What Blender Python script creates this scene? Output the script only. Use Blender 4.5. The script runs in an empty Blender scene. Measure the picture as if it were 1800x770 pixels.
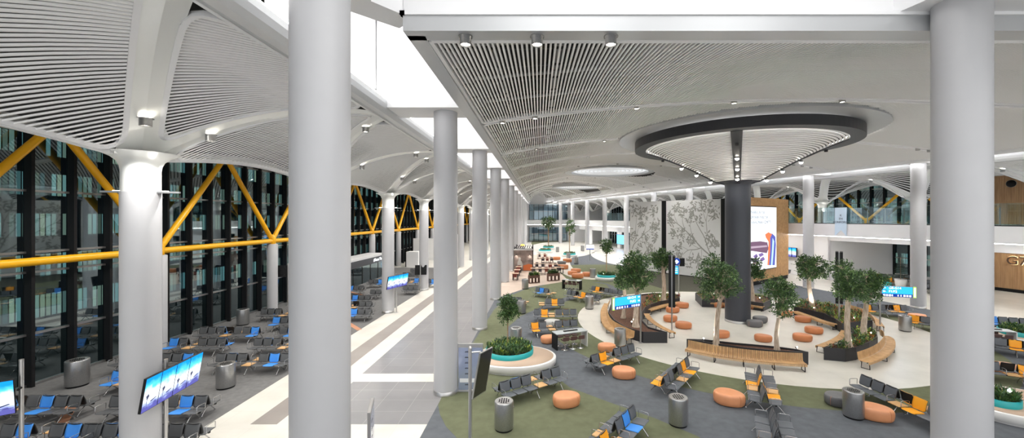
import bpy, math, random
from math import sin, cos, pi, radians, sqrt, atan2
from mathutils import Vector, Matrix
random.seed(7)
S = bpy.context.scene
COL = S.collection

# ---------------- camera, world, exposure, big lights ----------------
cam_d = bpy.data.cameras.new('camera')
cam = bpy.data.objects.new('camera', cam_d); COL.objects.link(cam)
cam.location = (0, 0, 7.0); cam.rotation_euler = (pi/2, 0, 0)
cam_d.sensor_width = 36; cam_d.lens = 14.0
cam_d.shift_x = -48/1800; cam_d.shift_y = -2/1800
cam_d.clip_start = 0.1; cam_d.clip_end = 600
S.camera = cam
S.view_settings.view_transform = 'Standard'
S.view_settings.look = 'None'
S.view_settings.gamma = 1.0
S.view_settings.use_curve_mapping = False
S.view_settings.exposure = 0.6
W = bpy.data.worlds.new('night'); S.world = W; W.use_nodes = True
W.node_tree.nodes['Background'].inputs[0].default_value = (0.96, 0.98, 1.0, 1)
W.node_tree.nodes['Background'].inputs[1].default_value = .9  # added white fill, lights the hall through the open end behind the camera
# strengths of the lights the hall has
COVE = 14.0        # cove strips along the ceiling edges
PANEL = 2.6       # luminous ceiling of the light slots
SPOT = 800.0      # ceiling downlights in the hall (W)
SPOT_W = 420.0    # downlights on the wing ribs

# ---------------- geometry helpers ----------------
F = 700.0
def P(px, py, z=0.0):
    """floor (or height z) point of the survey grid taken from the photograph"""
    Y = F*(7.0-z)/(py-383.0)
    return Vector(((px-948.0)*Y/F, Y, z))

class MB:
    def __init__(s):
        s.v = []; s.f = []; s.sm = []
    def add(s, vs, fs, smooth=False, M=None):
        b = len(s.v)
        if M is not None: vs = [M @ Vector(v) for v in vs]
        s.v += [tuple(v) for v in vs]
        s.f += [tuple(i+b for i in f) for f in fs]
        s.sm += [smooth]*len(fs)
        return s
    def box(s, x0, y0, z0, x1, y1, z1, M=None):
        vs = [(x0,y0,z0),(x1,y0,z0),(x1,y1,z0),(x0,y1,z0),(x0,y0,z1),(x1,y0,z1),(x1,y1,z1),(x0,y1,z1)]
        return s.add(vs, [(0,3,2,1),(4,5,6,7),(0,1,5,4),(1,2,6,5),(2,3,7,6),(3,0,4,7)], False, M)
    def prism(s, pts, z0, z1, M=None, smooth=False):
        """closed polygon extruded in z; pts [(x,y)]"""
        n = len(pts)
        A = sum(pts[i][0]*pts[(i+1)%n][1]-pts[(i+1)%n][0]*pts[i][1] for i in range(n))
        if A < 0: pts = list(reversed(pts))
        vs = [(p[0],p[1],z0) for p in pts]+[(p[0],p[1],z1) for p in pts]
        s.add(vs, [tuple(reversed(range(n))), tuple(range(n,2*n))], False, M)
        s.add(vs, [(i,(i+1)%n,n+(i+1)%n,n+i) for i in range(n)], smooth, M)
        return s
    def lathe(s, prof, n=24, M=None, sx=1.0, sy=1.0, cap=True, smooth=True):
        vs = []
        for r, z in prof:
            for i in range(n):
                a = 2*pi*i/n; vs.append((r*cos(a)*sx, r*sin(a)*sy, z))
        fs = []
        for k in range(len(prof)-1):
            for i in range(n):
                j = (i+1)%n
                fs.append((k*n+i, k*n+j, (k+1)*n+j, (k+1)*n+i))
        s.add(vs, fs, smooth, M)
        if cap:
            if prof[0][0] > 1e-4: s.add(vs[:n], [tuple(reversed(range(n)))], False, M)
            if prof[-1][0] > 1e-4: s.add(vs[-n:], [tuple(range(n))], False, M)
        return s
    def tube(s, pts, r, n=8, cap=True, M=None, r2=None, smooth=True):
        """tube through points, optional end radius"""
        pts = [Vector(p) for p in pts]; m = len(pts)
        rings = []
        up = None
        for i, p in enumerate(pts):
            d = (pts[min(i+1,m-1)]-pts[max(i-1,0)]).normalized()
            if up is None:
                up = Vector((0,0,1)) if abs(d.z) < .9 else Vector((1,0,0))
            a = d.cross(up)
            if a.length < 1e-5: a = d.cross(Vector((0,1,0)))
            a.normalize(); b = a.cross(d).normalized(); up = b
            rr = r if r2 is None else r+(r2-r)*i/(m-1)
            if not isinstance(rr, (int,float)): rr = rr[i]
            rings.append([p+a*cos(2*pi*k/n)*rr+b*sin(2*pi*k/n)*rr for k in range(n)])
        vs = [v for R_ in rings for v in R_]
        fs = []
        for i in range(m-1):
            for k in range(n):
                j = (k+1)%n
                fs.append((i*n+k, (i+1)*n+k, (i+1)*n+j, i*n+j))
        s.add(vs, fs, smooth, M)
        if cap:
            s.add(rings[0], [tuple(range(n))], False, M); s.add(rings[-1], [tuple(reversed(range(n)))], False, M)
        return s
    def vtube(s, pts, rs, n=8, M=None):
        """tube with a radius per point"""
        pts = [Vector(p) for p in pts]; m = len(pts); up = None; vs = []
        for i, p in enumerate(pts):
            d = (pts[min(i+1,m-1)]-pts[max(i-1,0)]).normalized()
            if up is None: up = Vector((0,0,1)) if abs(d.z) < .9 else Vector((1,0,0))
            a = d.cross(up); a.normalize(); b = a.cross(d).normalized(); up = b
            vs += [p+a*cos(2*pi*k/n)*rs[i]+b*sin(2*pi*k/n)*rs[i] for k in range(n)]
        fs = [(i*n+k,(i+1)*n+k,(i+1)*n+(k+1)%n,i*n+(k+1)%n) for i in range(m-1) for k in range(n)]
        s.add(vs, fs, True, M)
        s.add(vs[:n], [tuple(range(n))], False, M); s.add(vs[-n:], [tuple(reversed(range(n)))], False, M)
        return s
    def ribbon(s, pa, pb, th=0.0, smooth=True, M=None):
        """quad strip between two polylines; th = thickness upwards"""
        n = len(pa)
        pa = [Vector(p) for p in pa]; pb = [Vector(p) for p in pb]
        if th == 0:
            s.add(pa+pb, [(i,i+1,n+i+1,n+i) for i in range(n-1)], smooth, M)
        else:
            up = Vector((0,0,th))
            s.add(pa+pb+[p+up for p in pa]+[p+up for p in pb],
                [(i,n+i,n+i+1,i+1) for i in range(n-1)]+[(2*n+i,2*n+i+1,3*n+i+1,3*n+i) for i in range(n-1)]
                +[(i,i+1,2*n+i+1,2*n+i) for i in range(n-1)]+[(n+i,3*n+i,3*n+i+1,n+i+1) for i in range(n-1)]
                +[(0,2*n,3*n,n),(n-1,2*n-1,4*n-1,3*n-1)], False, M)
        return s
    def sweep(s, path, prof, closed=False, smooth=False, M=None, capends=True):
        """sweep a closed 2D profile [(side, up)] along a plan path [(x,y,z)]; side = left normal"""
        path = [Vector(p) for p in path]; m = len(path); k = len(prof); vs = []
        for i in range(m):
            if closed: d = path[(i+1)%m]-path[(i-1)%m]
            else: d = path[min(i+1,m-1)]-path[max(i-1,0)]
            d.z = 0; d.normalize(); nrm = Vector((-d.y, d.x, 0))
            for a, b in prof: vs.append(path[i]+nrm*a+Vector((0,0,b)))
        fs = []
        for i in range(m if closed else m-1):
            for j in range(k):
                i2 = (i+1)%m; j2 = (j+1)%k
                fs.append((i*k+j, i2*k+j, i2*k+j2, i*k+j2))
        s.add(vs, fs, smooth, M)
        if not closed and capends:
            s.add(vs[:k], [tuple(range(k))], False, M); s.add(vs[-k:], [tuple(reversed(range(k)))], False, M)
        return s
    def mesh(s, name, mat, bevel=None):
        me = bpy.data.meshes.new(name)
        me.from_pydata(s.v, [], s.f); me.update()
        me.polygons.foreach_set('use_smooth', s.sm)
        if mat is not None: me.materials.append(mat)
        return me
    def build(s, name, mat, parent=None, loc=None, fix=False):
        me = s.mesh(name, mat)
        if fix:
            import bmesh
            bm = bmesh.new(); bm.from_mesh(me); bmesh.ops.recalc_face_normals(bm, faces=bm.faces); bm.to_mesh(me); bm.free()
        return link(name, me, parent, loc)

def link(name, me, parent=None, loc=None):
    o = bpy.data.objects.new(name, me); COL.objects.link(o)
    if parent is not None: o.parent = parent
    if loc is not None: o.location = loc
    return o
def bevel(o, w=.01, n=2):
    m = o.modifiers.new('bevel', 'BEVEL'); m.width = w; m.segments = n; m.limit_method = 'ANGLE'; m.angle_limit = radians(40)
    return o
def tag(o, label, cat, group=None):
    o['label'] = label; o['category'] = cat
    if group: o['group'] = group
    return o
def thing(name, label, cat, loc=(0,0,0), rz=0, group=None):
    o = bpy.data.objects.new(name, None); COL.objects.link(o)
    o.empty_display_size = .2
    o.location = loc; o.rotation_euler = (0, 0, rz)
    return tag(o, label, cat, group)
def struct(o):
    o['kind'] = 'structure'; return o
def copy_tree(o, parent=None):
    c = o.copy(); COL.objects.link(c)
    if parent is not None: c.parent = parent
    for ch in o.children: copy_tree(ch, c)
    return c
def Rz(a, loc=(0,0,0)):
    return Matrix.Translation(loc) @ Matrix.Rotation(a, 4, 'Z')

# ---------------- materials ----------------
def mat(name, col, rough=.5, metal=0, emit=None, es=0, noise=0, nscale=8, bump=0, spec=.5, coat=0):
    m = bpy.data.materials.new(name); m.use_nodes = True
    nt = m.node_tree; b = nt.nodes['Principled BSDF']
    b.inputs['Base Color'].default_value = (*col, 1)
    b.inputs['Roughness'].default_value = rough; b.inputs['Metallic'].default_value = metal
    b.inputs['Specular IOR Level'].default_value = spec
    if coat: b.inputs['Coat Weight'].default_value = coat
    if emit: b.inputs['Emission Color'].default_value = (*emit, 1); b.inputs['Emission Strength'].default_value = es
    if noise or bump:
        tc = nt.nodes.new('ShaderNodeTexCoord'); n = nt.nodes.new('ShaderNodeTexNoise')
        n.inputs['Scale'].default_value = nscale; n.inputs['Detail'].default_value = 5
        nt.links.new(tc.outputs['Object'], n.inputs['Vector'])
        if noise:
            r = nt.nodes.new('ShaderNodeMapRange'); r.inputs[3].default_value = 1-noise; r.inputs[4].default_value = 1+noise
            r.inputs[1].default_value = .3; r.inputs[2].default_value = .7
            nt.links.new(n.outputs['Fac'], r.inputs[0])
            v = nt.nodes.new('ShaderNodeVectorMath'); v.operation = 'SCALE'
            v.inputs[0].default_value = col
            nt.links.new(r.outputs[0], v.inputs['Scale']); nt.links.new(v.outputs[0], b.inputs['Base Color'])
        if bump:
            bp = nt.nodes.new('ShaderNodeBump'); bp.inputs['Strength'].default_value = bump; bp.inputs['Distance'].default_value = .01
            nt.links.new(n.outputs['Fac'], bp.inputs['Height']); nt.links.new(bp.outputs[0], b.inputs['Normal'])
    return m
def tile_mat(name, c1, c2, mortar, w, h, rough=.3, ms=.008, rot=0):
    m = mat(name, c1, rough); nt = m.node_tree; b = nt.nodes['Principled BSDF']
    tc = nt.nodes.new('ShaderNodeTexCoord'); mp = nt.nodes.new('ShaderNodeMapping'); mp.inputs['Rotation'].default_value = (0,0,rot)
    br = nt.nodes.new('ShaderNodeTexBrick'); br.offset = .0
    br.inputs['Color1'].default_value = (*c1,1); br.inputs['Color2'].default_value = (*c2,1); br.inputs['Mortar'].default_value = (*mortar,1)
    br.inputs['Scale'].default_value = 1; br.inputs['Mortar Size'].default_value = ms
    br.inputs['Brick Width'].default_value = w; br.inputs['Row Height'].default_value = h
    nt.links.new(tc.outputs['Object'], mp.inputs[0]); nt.links.new(mp.outputs[0], br.inputs['Vector'])
    n = nt.nodes.new('ShaderNodeTexNoise'); n.inputs['Scale'].default_value = .7; n.inputs['Detail'].default_value = 6
    nt.links.new(tc.outputs['Object'], n.inputs['Vector'])
    r = nt.nodes.new('ShaderNodeMapRange'); r.inputs[1].default_value = .3; r.inputs[2].default_value = .7; r.inputs[3].default_value = .9; r.inputs[4].default_value = 1.08
    v = nt.nodes.new('ShaderNodeVectorMath'); v.operation = 'SCALE'
    nt.links.new(n.outputs['Fac'], r.inputs[0]); nt.links.new(br.outputs['Color'], v.inputs[0]); nt.links.new(r.outputs[0], v.inputs['Scale'])
    nt.links.new(v.outputs[0], b.inputs['Base Color'])
    return m
def wood_mat(name, c1, c2, rough=.45, sc=(1,1,1)):
    m = mat(name, c1, rough); nt = m.node_tree; b = nt.nodes['Principled BSDF']
    tc = nt.nodes.new('ShaderNodeTexCoord'); mp = nt.nodes.new('ShaderNodeMapping'); mp.inputs['Scale'].default_value = sc
    n = nt.nodes.new('ShaderNodeTexNoise'); n.inputs['Scale'].default_value = 1; n.inputs['Detail'].default_value = 6; n.inputs['Distortion'].default_value = .4
    cr = nt.nodes.new('ShaderNodeValToRGB'); cr.color_ramp.elements[0].position = .32; cr.color_ramp.elements[1].position = .68
    cr.color_ramp.elements[0].color = (*c2,1); cr.color_ramp.elements[1].color = (*c1,1)
    nt.links.new(tc.outputs['Object'], mp.inputs[0]); nt.links.new(mp.outputs[0], n.inputs['Vector']); nt.links.new(n.outputs['Fac'], cr.inputs[0])
    nt.links.new(cr.outputs[0], b.inputs['Base Color'])
    return m
def glass_mat(name, tint, gloss=.5, base=.04):
    m = bpy.data.materials.new(name); m.use_nodes = True; nt = m.node_tree; nt.nodes.clear()
    out = nt.nodes.new('ShaderNodeOutputMaterial'); mix = nt.nodes.new('ShaderNodeMixShader')
    tr = nt.nodes.new('ShaderNodeBsdfTransparent'); tr.inputs[0].default_value = (*tint, 1)
    gl = nt.nodes.new('ShaderNodeBsdfGlossy'); gl.inputs['Roughness'].default_value = .02; gl.inputs[0].default_value = (.8,.95,1,1)
    lw = nt.nodes.new('ShaderNodeFresnel'); lw.inputs[0].default_value = 1.5
    mr = nt.nodes.new('ShaderNodeMapRange'); mr.inputs[3].default_value = base; mr.inputs[4].default_value = 1.0*gloss+.0
    nt.links.new(lw.outputs[0], mr.inputs[0]); nt.links.new(mr.outputs[0], mix.inputs[0])
    nt.links.new(tr.outputs[0], mix.inputs[1]); nt.links.new(gl.outputs[0], mix.inputs[2]); nt.links.new(mix.outputs[0], out.inputs[0])
    return m
def emat(name, col, s):
    m = bpy.data.materials.new(name); m.use_nodes = True; nt = m.node_tree; nt.nodes.clear()
    out = nt.nodes.new('ShaderNodeOutputMaterial'); e = nt.nodes.new('ShaderNodeEmission')
    e.inputs[0].default_value = (*col,1); e.inputs[1].default_value = s
    nt.links.new(e.outputs[0], out.inputs[0]); return m

M = {}
M['white'] = mat('white paint', (.80,.80,.81), .5)
M['column'] = mat('column paint', (.47,.47,.485), .42, noise=.015, nscale=2)
M['slat'] = mat('aluminium slat', (.90,.895,.885), .4)
M['rib'] = mat('rib sheet', (.80,.81,.79), .3, .15)
M['edge'] = mat('edge cladding', (.50,.51,.52), .35, .3)
M['plenum'] = mat('plenum', (.035,.033,.03), .9)
M['plenum_gray'] = mat('plenum grey', (.09,.09,.085), .9)
M['steel'] = mat('brushed steel', (.42,.42,.42), .32, .9, noise=.08, nscale=30)
M['steel_light'] = mat('light steel', (.62,.61,.60), .28, .9)
M['chrome'] = mat('polished aluminium', (.55,.55,.56), .2, 1)
M['black'] = mat('black coated metal', (.008,.008,.009), .55, spec=.25)
M['blackmatte'] = mat('black matte', (.02,.02,.022), .7)
M['yellow_steel'] = mat('yellow painted steel', (.92,.46,.008), .35)
M['glass_dark'] = glass_mat('facade glass', (.26,.42,.54), .95, .20)
M['glass'] = glass_mat('clear glass', (.80,.88,.88), .8, .06)
M['cove'] = emat('cove light', (1,.985,.96), COVE)
M['panel'] = emat('luminous ceiling', (1,.99,.975), PANEL)
M['dome'] = emat('dome diffuser', (.96,.98,1), .62)
M['lamp'] = emat('lamp lens', (1,.93,.80), 30)
M['cream'] = tile_mat('cream terrazzo', (.60,.575,.52), (.585,.56,.505), (.51,.485,.43), 1.2, 1.2, .28, .006)
M['greytile'] = tile_mat('grey stone tile', (.20,.195,.20), (.19,.186,.192), (.33,.32,.31), 1.2, .9, .3, .008)
M['stripe'] = tile_mat('taupe stone tile', (.24,.215,.195), (.25,.22,.20), (.2,.18,.17), 1.2, .9, .35, .004)
M['carpet_grey'] = mat('grey carpet', (.150,.148,.146), .95, noise=.12, nscale=5, bump=.3, spec=.1)
M['carpet_blue'] = mat('slate carpet', (.112,.120,.132), .95, noise=.12, nscale=3, bump=.3, spec=.1)
M['carpet_green'] = mat('olive carpet', (.130,.140,.085), .95, noise=.10, nscale=3, bump=.3, spec=.1)
M['carpet_dark'] = mat('dark umber carpet', (.072,.070,.056), .95, noise=.10, nscale=3, bump=.3, spec=.1)  # olive carpet darkened to carry the shade before the mural wall
M['kiosk_floor'] = tile_mat('pink beige tile', (.52,.42,.35), (.50,.40,.33), (.42,.34,.28), .6, .6, .4, .006)
M['oak'] = wood_mat('oak panel', (.50,.31,.155), (.38,.215,.10), .5, (6,6,.6))
M['oak_slat'] = wood_mat('oak slat', (.66,.42,.20), (.50,.29,.13), .45, (4,4,4))
M['charcoal'] = mat('charcoal column paint', (.042,.046,.058), .4)
M['charcoal_ring'] = mat('charcoal ring paint', (.030,.031,.036), .45)

# ============================ FRAMES OF THE TWO WINGS ============================
BAY = 9.15
class Frame:
    def __init__(s, o, sd, td): s.o = Vector((*o,0)); s.s = Vector((*sd,0)).normalized(); s.t = Vector((*td,0)).normalized()
    def p(s, a, b, z=0.0): return s.o+s.s*a+s.t*b+Vector((0,0,z))
FL = Frame((-3.76, 6.85), (0,1), (-1,0))
FR = Frame((29.5+.2873*BAY, 31-.9578*BAY), (-.2873,.9578), (.9578,.2873))   # column 1 of the right row stands at (29.5, 31)
T_IN, T_COL, T_OUT = 2.34, 7.44, 17.44
Z_EDGE = 11.2; Z_CAP = 8.6

# ============================ FLOOR ============================
f = MB(); f.box(-60, -12, -.3, 75, 150, 0); struct(f.build('floor', M['cream']))
def floor_patch(pts, m, z0, z1, name='floor'):
    b = MB(); b.prism([(p[0],p[1]) for p in pts], z0, z1); return struct(b.build(name, m))
def rect(x0,y0,x1,y1): return [(x0,y0),(x1,y0),(x1,y1),(x0,y1)]
floor_patch(rect(-21.2,-6,-11.22,56), M['carpet_grey'], 0, .004)
for y0,y1 in ((-6,12.3),(13.5,17.0),(17.9,120)):
    floor_patch(rect(-7.95,y0,-3.8,y1), M['greytile'], 0, .004)
floor_patch(rect(-9.8,13.5,-8.9,120), M['stripe'], 0, .004)
# thin light joints of the walkway
# hall carpet
def smooth_closed(pts, n=6):
    out = []; m = len(pts)
    for i in range(m):
        p0,p1,p2,p3 = [Vector((pts[(i+k)%m][0], pts[(i+k)%m][1], 0)) for k in (-1,0,1,2)]
        for j in range(n):
            t = j/n
            out.append(.5*((2*p1)+(p2-p0)*t+(2*p0-5*p1+4*p2-p3)*t*t+(3*p1-p0-3*p2+p3)*t**3))
    return out
CX, CY = 13.4, 26.9
def circ(cx, cy, r, n=72, a0=0, a1=2*pi):
    return [(cx+r*cos(a0+(a1-a0)*i/n), cy+r*sin(a0+(a1-a0)*i/n)) for i in range(n)]
floor_patch([(-3.8,2),(38,2),(31.5,24),(27,40),(22,57),(13,84),(-3.8,84)], M['carpet_blue'], 0, .003)
# olive swirls
g1 = [P(*q) for q in [(777,697),(832,602),(868,545),(893,522),(925,508),(968,499),(1020,493),(1066,500),(1075,512),(1040,518),(995,522),(950,540),(915,556),(893,575),(889,600),(905,628),(950,640),(975,660),(1001,681),(1070,707),(1150,735),(1226,767),(1290,800),(1180,835),(1000,830),(860,800),(805,772),(784,750),(773,728),(770,712)]]
floor_patch(g1, M['carpet_green'], .003, .006)
floor_patch(circ(12.9,26.8,12.5), M['carpet_green'], .003, .0055)
g2 = [P(*q) for q in [(1640,560),(1700,600),(1800,640),(1800,670),(1640,650)]]
g3 = [P(*q) for q in [(900,472),(940,470),(1010,466),(1080,466),(1130,478),(1180,505),(1150,520),(1105,515),(1060,497),(1000,497),(960,497)]]
floor_patch(smooth_closed(g3), M['carpet_green'], .006, .008)
# cream plazas and paths
floor_patch(circ(13.4,26.95,10.75), M['cream'], .008, .012)
g4 = [P(*q) for q in [(930,447),(955,436),(985,430),(1015,430),(1038,434),(1046,442),(1030,449),(1006,453),(1002,461),(1008,472),(1030,480),(1054,486),(1056,492),(1020,490),(1000,486),(980,475),(960,460)]]
floor_patch(smooth_closed(g4), M['cream'], .008, .012)
g5 = [P(*q) for q in [(1060,432),(1080,437),(1100,446),(1105,455),(1095,466),(1060,460),(1040,450),(1043,443),(1062,440)]]
floor_patch(smooth_closed(g5), M['cream'], .008, .012)
floor_patch([P(*q) for q in [(872,512),(905,462),(918,447),(968,450),(985,480),(1000,494),(930,505),(880,522)]], M['kiosk_floor'], .009, .014)
g6 = [P(*q) for q in [(935,430),(960,426),(1010,424),(1040,420),(1000,418),(945,420)]]
floor_patch(smooth_closed(g6), M['carpet_green'], .006, .009)
# carpet in front of the mural wall, the shade there put into its colour
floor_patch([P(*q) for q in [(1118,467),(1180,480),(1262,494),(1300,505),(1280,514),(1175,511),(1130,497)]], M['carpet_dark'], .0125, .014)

# ============================ CENTRAL CEILING ============================
def bx_right(y): return 38.8-.3*y-.75           # ceiling edge beside the right column row
XL = -3.05
def sst(a,b,x):
    t = max(0,min(1,(x-a)/(b-a))); return t*t*(3-2*t)
def amp(y):
    pts = [(9.2,-.05),(13,.75),(18.3,1.25),(27.5,1.5),(54,2.3),(90,2.6),(140,2.6)]
    if y <= pts[0][0]: return pts[0][1]
    for (a,p),(b,q) in zip(pts,pts[1:]):
        if y <= b: return p+(q-p)*(y-a)/(b-a)
    return 2.6
def zc(x,y):
    u = (x-XL)/(bx_right(y)-XL); u = max(0,min(1,u))
    return Z_EDGE + amp(y)*(sin(pi*u)**.75)*(1+.12*cos(pi*u))
NB = 12
DOMES = [(CX,CY,7.7),(9.5,54,5.9),(7.6,81,4.9)]
def in_dome(x,y,pad=0): return any((x-a)**2+(y-b)**2 < (r+pad)**2 for a,b,r in DOMES)
ceil_obs = []
for k in range(NB):
    y0 = 9.45+BAY*k; y1 = y0+8.75
    x0 = XL+.5; step = .118 if k < 4 else (.16 if k < 7 else .24)
    w = .026 if k < 4 else (.036 if k < 7 else .05)
    seg = 8 if k < 2 else 5
    b = MB(); x = x0
    while x < bx_right(y0)-.55:
        # run along y until the diagonal edge or a dome interrupts
        ye = min(y1, (38.8-.75-.55-x)/.3)
        n = max(2, int(seg*(ye-y0)/8.75)+1)
        fine = 24 if any(abs(x-a) < r and y0-1 < bb+r and y1+1 > bb-r for a,bb,r in DOMES) else n
        ys = [y0+(ye-y0)*i/fine for i in range(fine+1)]
        run = []
        for yy in ys+[None]:
            if yy is None or in_dome(x,yy):
                if len(run) > 1:
                    b.ribbon([(x-w,q,zc(x,q)) for q in run],[(x+w,q,zc(x,q)) for q in run], .055)
                run = []
            else: run.append(yy)
        x += step
    o = struct(b.build('ceiling', M['slat'])); ceil_obs.append(o)
    # rims round the panel
    r = MB(); n = 30
    xr0, xr1 = bx_right(y0)-.5, bx_right(y1)-.5
    for yy in (y0, y1):
        pts = []
        xs = [x0+(bx_right(yy)-.5-x0)*i/40 for i in range(41)]
        run = []
        for q in xs+[None]:
            if q is None or in_dome(q,yy):
                if len(run) > 1: r.ribbon([(c,yy-.07,zc(c,yy)-.03) for c in run],[(c,yy+.07,zc(c,yy)-.03) for c in run], .14)
                run = []
            else: run.append(q)
    ys = [y0+(y1-y0)*i/8 for i in range(9)]
    r.ribbon([(x0-.07,q,zc(x0,q)-.03) for q in ys],[(x0+.03,q,zc(x0,q)-.03) for q in ys], .14)
    struct(r.build('trim_1', M['white']))
# dark plenum above the slats with trusses
b = MB(); nx, ny = 30, 30; vs = []; fs = []
for j in range(ny+1):
    yy = 9.3+(9.45+BAY*NB-9.3)*j/ny
    for i in range(nx+1):
        xx = XL+.3+(bx_right(yy)-XL-.5)*i/nx
        vs.append((xx,yy,zc(xx,yy)+1.3))
for j in range(ny):
    for i in range(nx): fs.append((j*(nx+1)+i,(j+1)*(nx+1)+i,(j+1)*(nx+1)+i+1,j*(nx+1)+i+1))
b.add(vs,fs,True); struct(b.build('ceiling', M['plenum']))
# carrier bars across the slats
b = MB()
for k in range(5):
    for j in range(6):
        yy = 9.45+BAY*k+.8+1.45*j
        xs = [XL+.5+(bx_right(yy)-XL-1.1)*i/24 for i in range(25)]
        run = []
        for q in xs+[None]:
            if q is None or in_dome(q,yy,.3):
                if len(run) > 1: b.ribbon([(c,yy-.03,zc(c,yy)+.08) for c in run],[(c,yy+.03,zc(c,yy)+.08) for c in run], .05)
                run = []
            else: run.append(q)
struct(b.build('ceiling', M['plenum_gray']))
b = MB()
for k in range(3):
    for j in range(3):
        yy = 11+BAY*k+2.9*j
        b.tube([(XL+.8,yy,zc(XL+.8,yy)+.55),(4,yy,zc(4,yy)+.6),(12,yy,zc(12,yy)+.6),(22,yy,zc(22,yy)+.6)], .07, 6)
    for x in (-1.4,.6,2.6,4.6,7,10):
        y0 = 9.6+BAY*k
        b.tube([(x,y0,zc(x,y0)+.9),(x,y0+8.5,zc(x,y0+8.5)+.9)], .09 if x != .6 else .16, 6)
struct(b.build('ceiling', M['steel']))
# seams (light tracks) between panels: solid strips
b = MB()
for k in range(0, NB):
    yc = 9.45+BAY*k-.2
    w = .15 if k else .26
    if k == 0: continue
    run = []
    xs = [XL+.2+(bx_right(yc)-XL-.7)*i/60 for i in range(61)]
    for q in xs+[None]:
        if q is None or in_dome(q,yc):
            if len(run) > 1: b.ribbon([(c,yc-w,zc(c,yc)+.12) for c in run],[(c,yc+w,zc(c,yc)+.12) for c in run], .05)
            run = []
        else: run.append(q)
struct(b.build('ceiling', M['white'], fix=True))
# left fascia of the ceiling (grey, flat, seen as a strip) and front fascia
b = MB()
b.box(XL, 9.15, Z_EDGE-.02, XL+.42, 9.45+BAY*NB, Z_EDGE+.35)
b.box(XL, 8.9, Z_EDGE-.02, 34, 9.38, Z_EDGE+.35)
struct(b.build('trim_2', M['edge']))
b = MB()
for k in range(NB): pass
b.box(XL-.06, 8.86, Z_EDGE+.33, 34.2, 9.0, Z_EDGE+.42)
b.box(XL-.06, 8.86, Z_EDGE+.33, XL+.05, 9.45+BAY*NB, Z_EDGE+.42)
struct(b.build('trim_3', M['white']))
# right edge fascia along the diagonal column row, with its bright cove line
def diag(off, y0, y1, n=40): return [(38.8-.75+off-.3*(y0+(y1-y0)*i/n), y0+(y1-y0)*i/n, 0) for i in range(n+1)]
b = MB(); b.sweep([Vector(p)+Vector((0,0,Z_EDGE)) for p in diag(-.3, 16, 119)], [(-.30,-.02),(.30,-.02),(.30,.3),(-.30,.3)])
struct(b.build('trim_4', M['white']))
b = MB(); b.sweep([Vector(p)+Vector((0,0,Z_EDGE)) for p in diag(.09, 16, 119)], [(-.05,.0),(.05,.0),(.05,.12),(-.05,.12)])
struct(b.build('trim_5', M['cove']))

# dome soffits: grey ring above the canopies
def ring_mesh(cx,cy,r0,r1,z0,z1,n=96):
    b = MB(); b.lathe([(r0,z0),(r1,z0),(r1,z1),(r0,z1),(r0,z0)], n, Matrix.Translation((cx,cy,0)), cap=False, smooth=False); return b
ZR = 12.25
b = ring_mesh(CX,CY,6.4,7.85,ZR+.1,ZR+.75); struct(b.build('ceiling', M['edge'], fix=True))
b = MB(); b.lathe([(.5,ZR+.7),(7.8,ZR+.7),(7.8,ZR+.72),(.5,ZR+.72)],96,Matrix.Translation((CX,CY,0))); struct(b.build('ceiling', M['white'], fix=True))
for (a,bb,r) in DOMES[1:]:
    z = zc(a,bb)-.35
    o = ring_mesh(a,bb,r-.75,r+.1,z,z+.6); struct(o.build('ceiling', M['edge'], fix=True))
    o = MB(); o.lathe([(.01,z+.25),(r-.7,z+.25),(r-.7,z+.3),(.01,z+.3)],72,Matrix.Translation((a,bb,0))); struct(o.build('ceiling', M['dome'], fix=True))
    for i in range(9):
        rr = (r-.75)*(i+1)/9.5; o = ring_mesh(a,bb,rr-.03,rr+.03,z+.17,z+.21,72); struct(o.build('trim_10', M['slat'], fix=True))

# ============================ HIGH WHITE CEILING IN FRONT + LIGHT SLOTS ============================
b = MB(); b.box(XL-.02, 9.0, Z_EDGE+.42, 36, 9.15, 15.2); struct(b.build('wall_front', M['white']))
b = MB(); b.box(-21.2, -8, 15.2, 40, 9.2, 15.4); struct(b.build('ceiling', M['white']))
b = MB()
for x in (-1.5, 5.5, 12.5, 19.5): b.box(x, -5, 15.12, x+5.2, 7.2, 15.19)
struct(b.build('ceiling', M['panel']))
# slot ceiling over the walkway
b = MB(); b.box(-6.3, 9.2, 14.6, XL+.1, 130, 14.8)
b.box(XL-.02, 9.15, Z_EDGE+.4, XL+.1, 130, 14.7)
b.box(-6.35, 9.2, Z_EDGE+.75, -6.25, 130, 14.7)
struct(b.build('ceiling', M['white']))
b = MB()
for k in range(13):
    y = 6.85+BAY*k
    b.box(-5.9, y+.95, 14.5, -3.4, y+BAY-.95, 14.58)
struct(b.build('ceiling', M['panel']))
# cross beams on the walkway columns
b = MB()
for k in range(1,14):
    y = 6.85+BAY*k; b.box(-6.2, y-.8, Z_EDGE+.02, XL, y+.8, 14.6)
struct(b.build('ceiling', M['white']))
# beam pieces round the two front columns
b = MB()
zz = 11.6
b.prism([(P(*q,zz).x, P(*q,zz).y) for q in [(744,41),(716,41),(702,50),(618,21),(560,-20),(500,-160),(560,-200),(690,-100),(652,2)]], zz, 15.2)
b.prism([(8.0,9.0),(8.2,8.3),(7.6,6.0),(7.6,4.5),(14,4.5),(14,9.0)], zz, 15.2)
struct(b.build('ceiling', M['white']))

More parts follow.
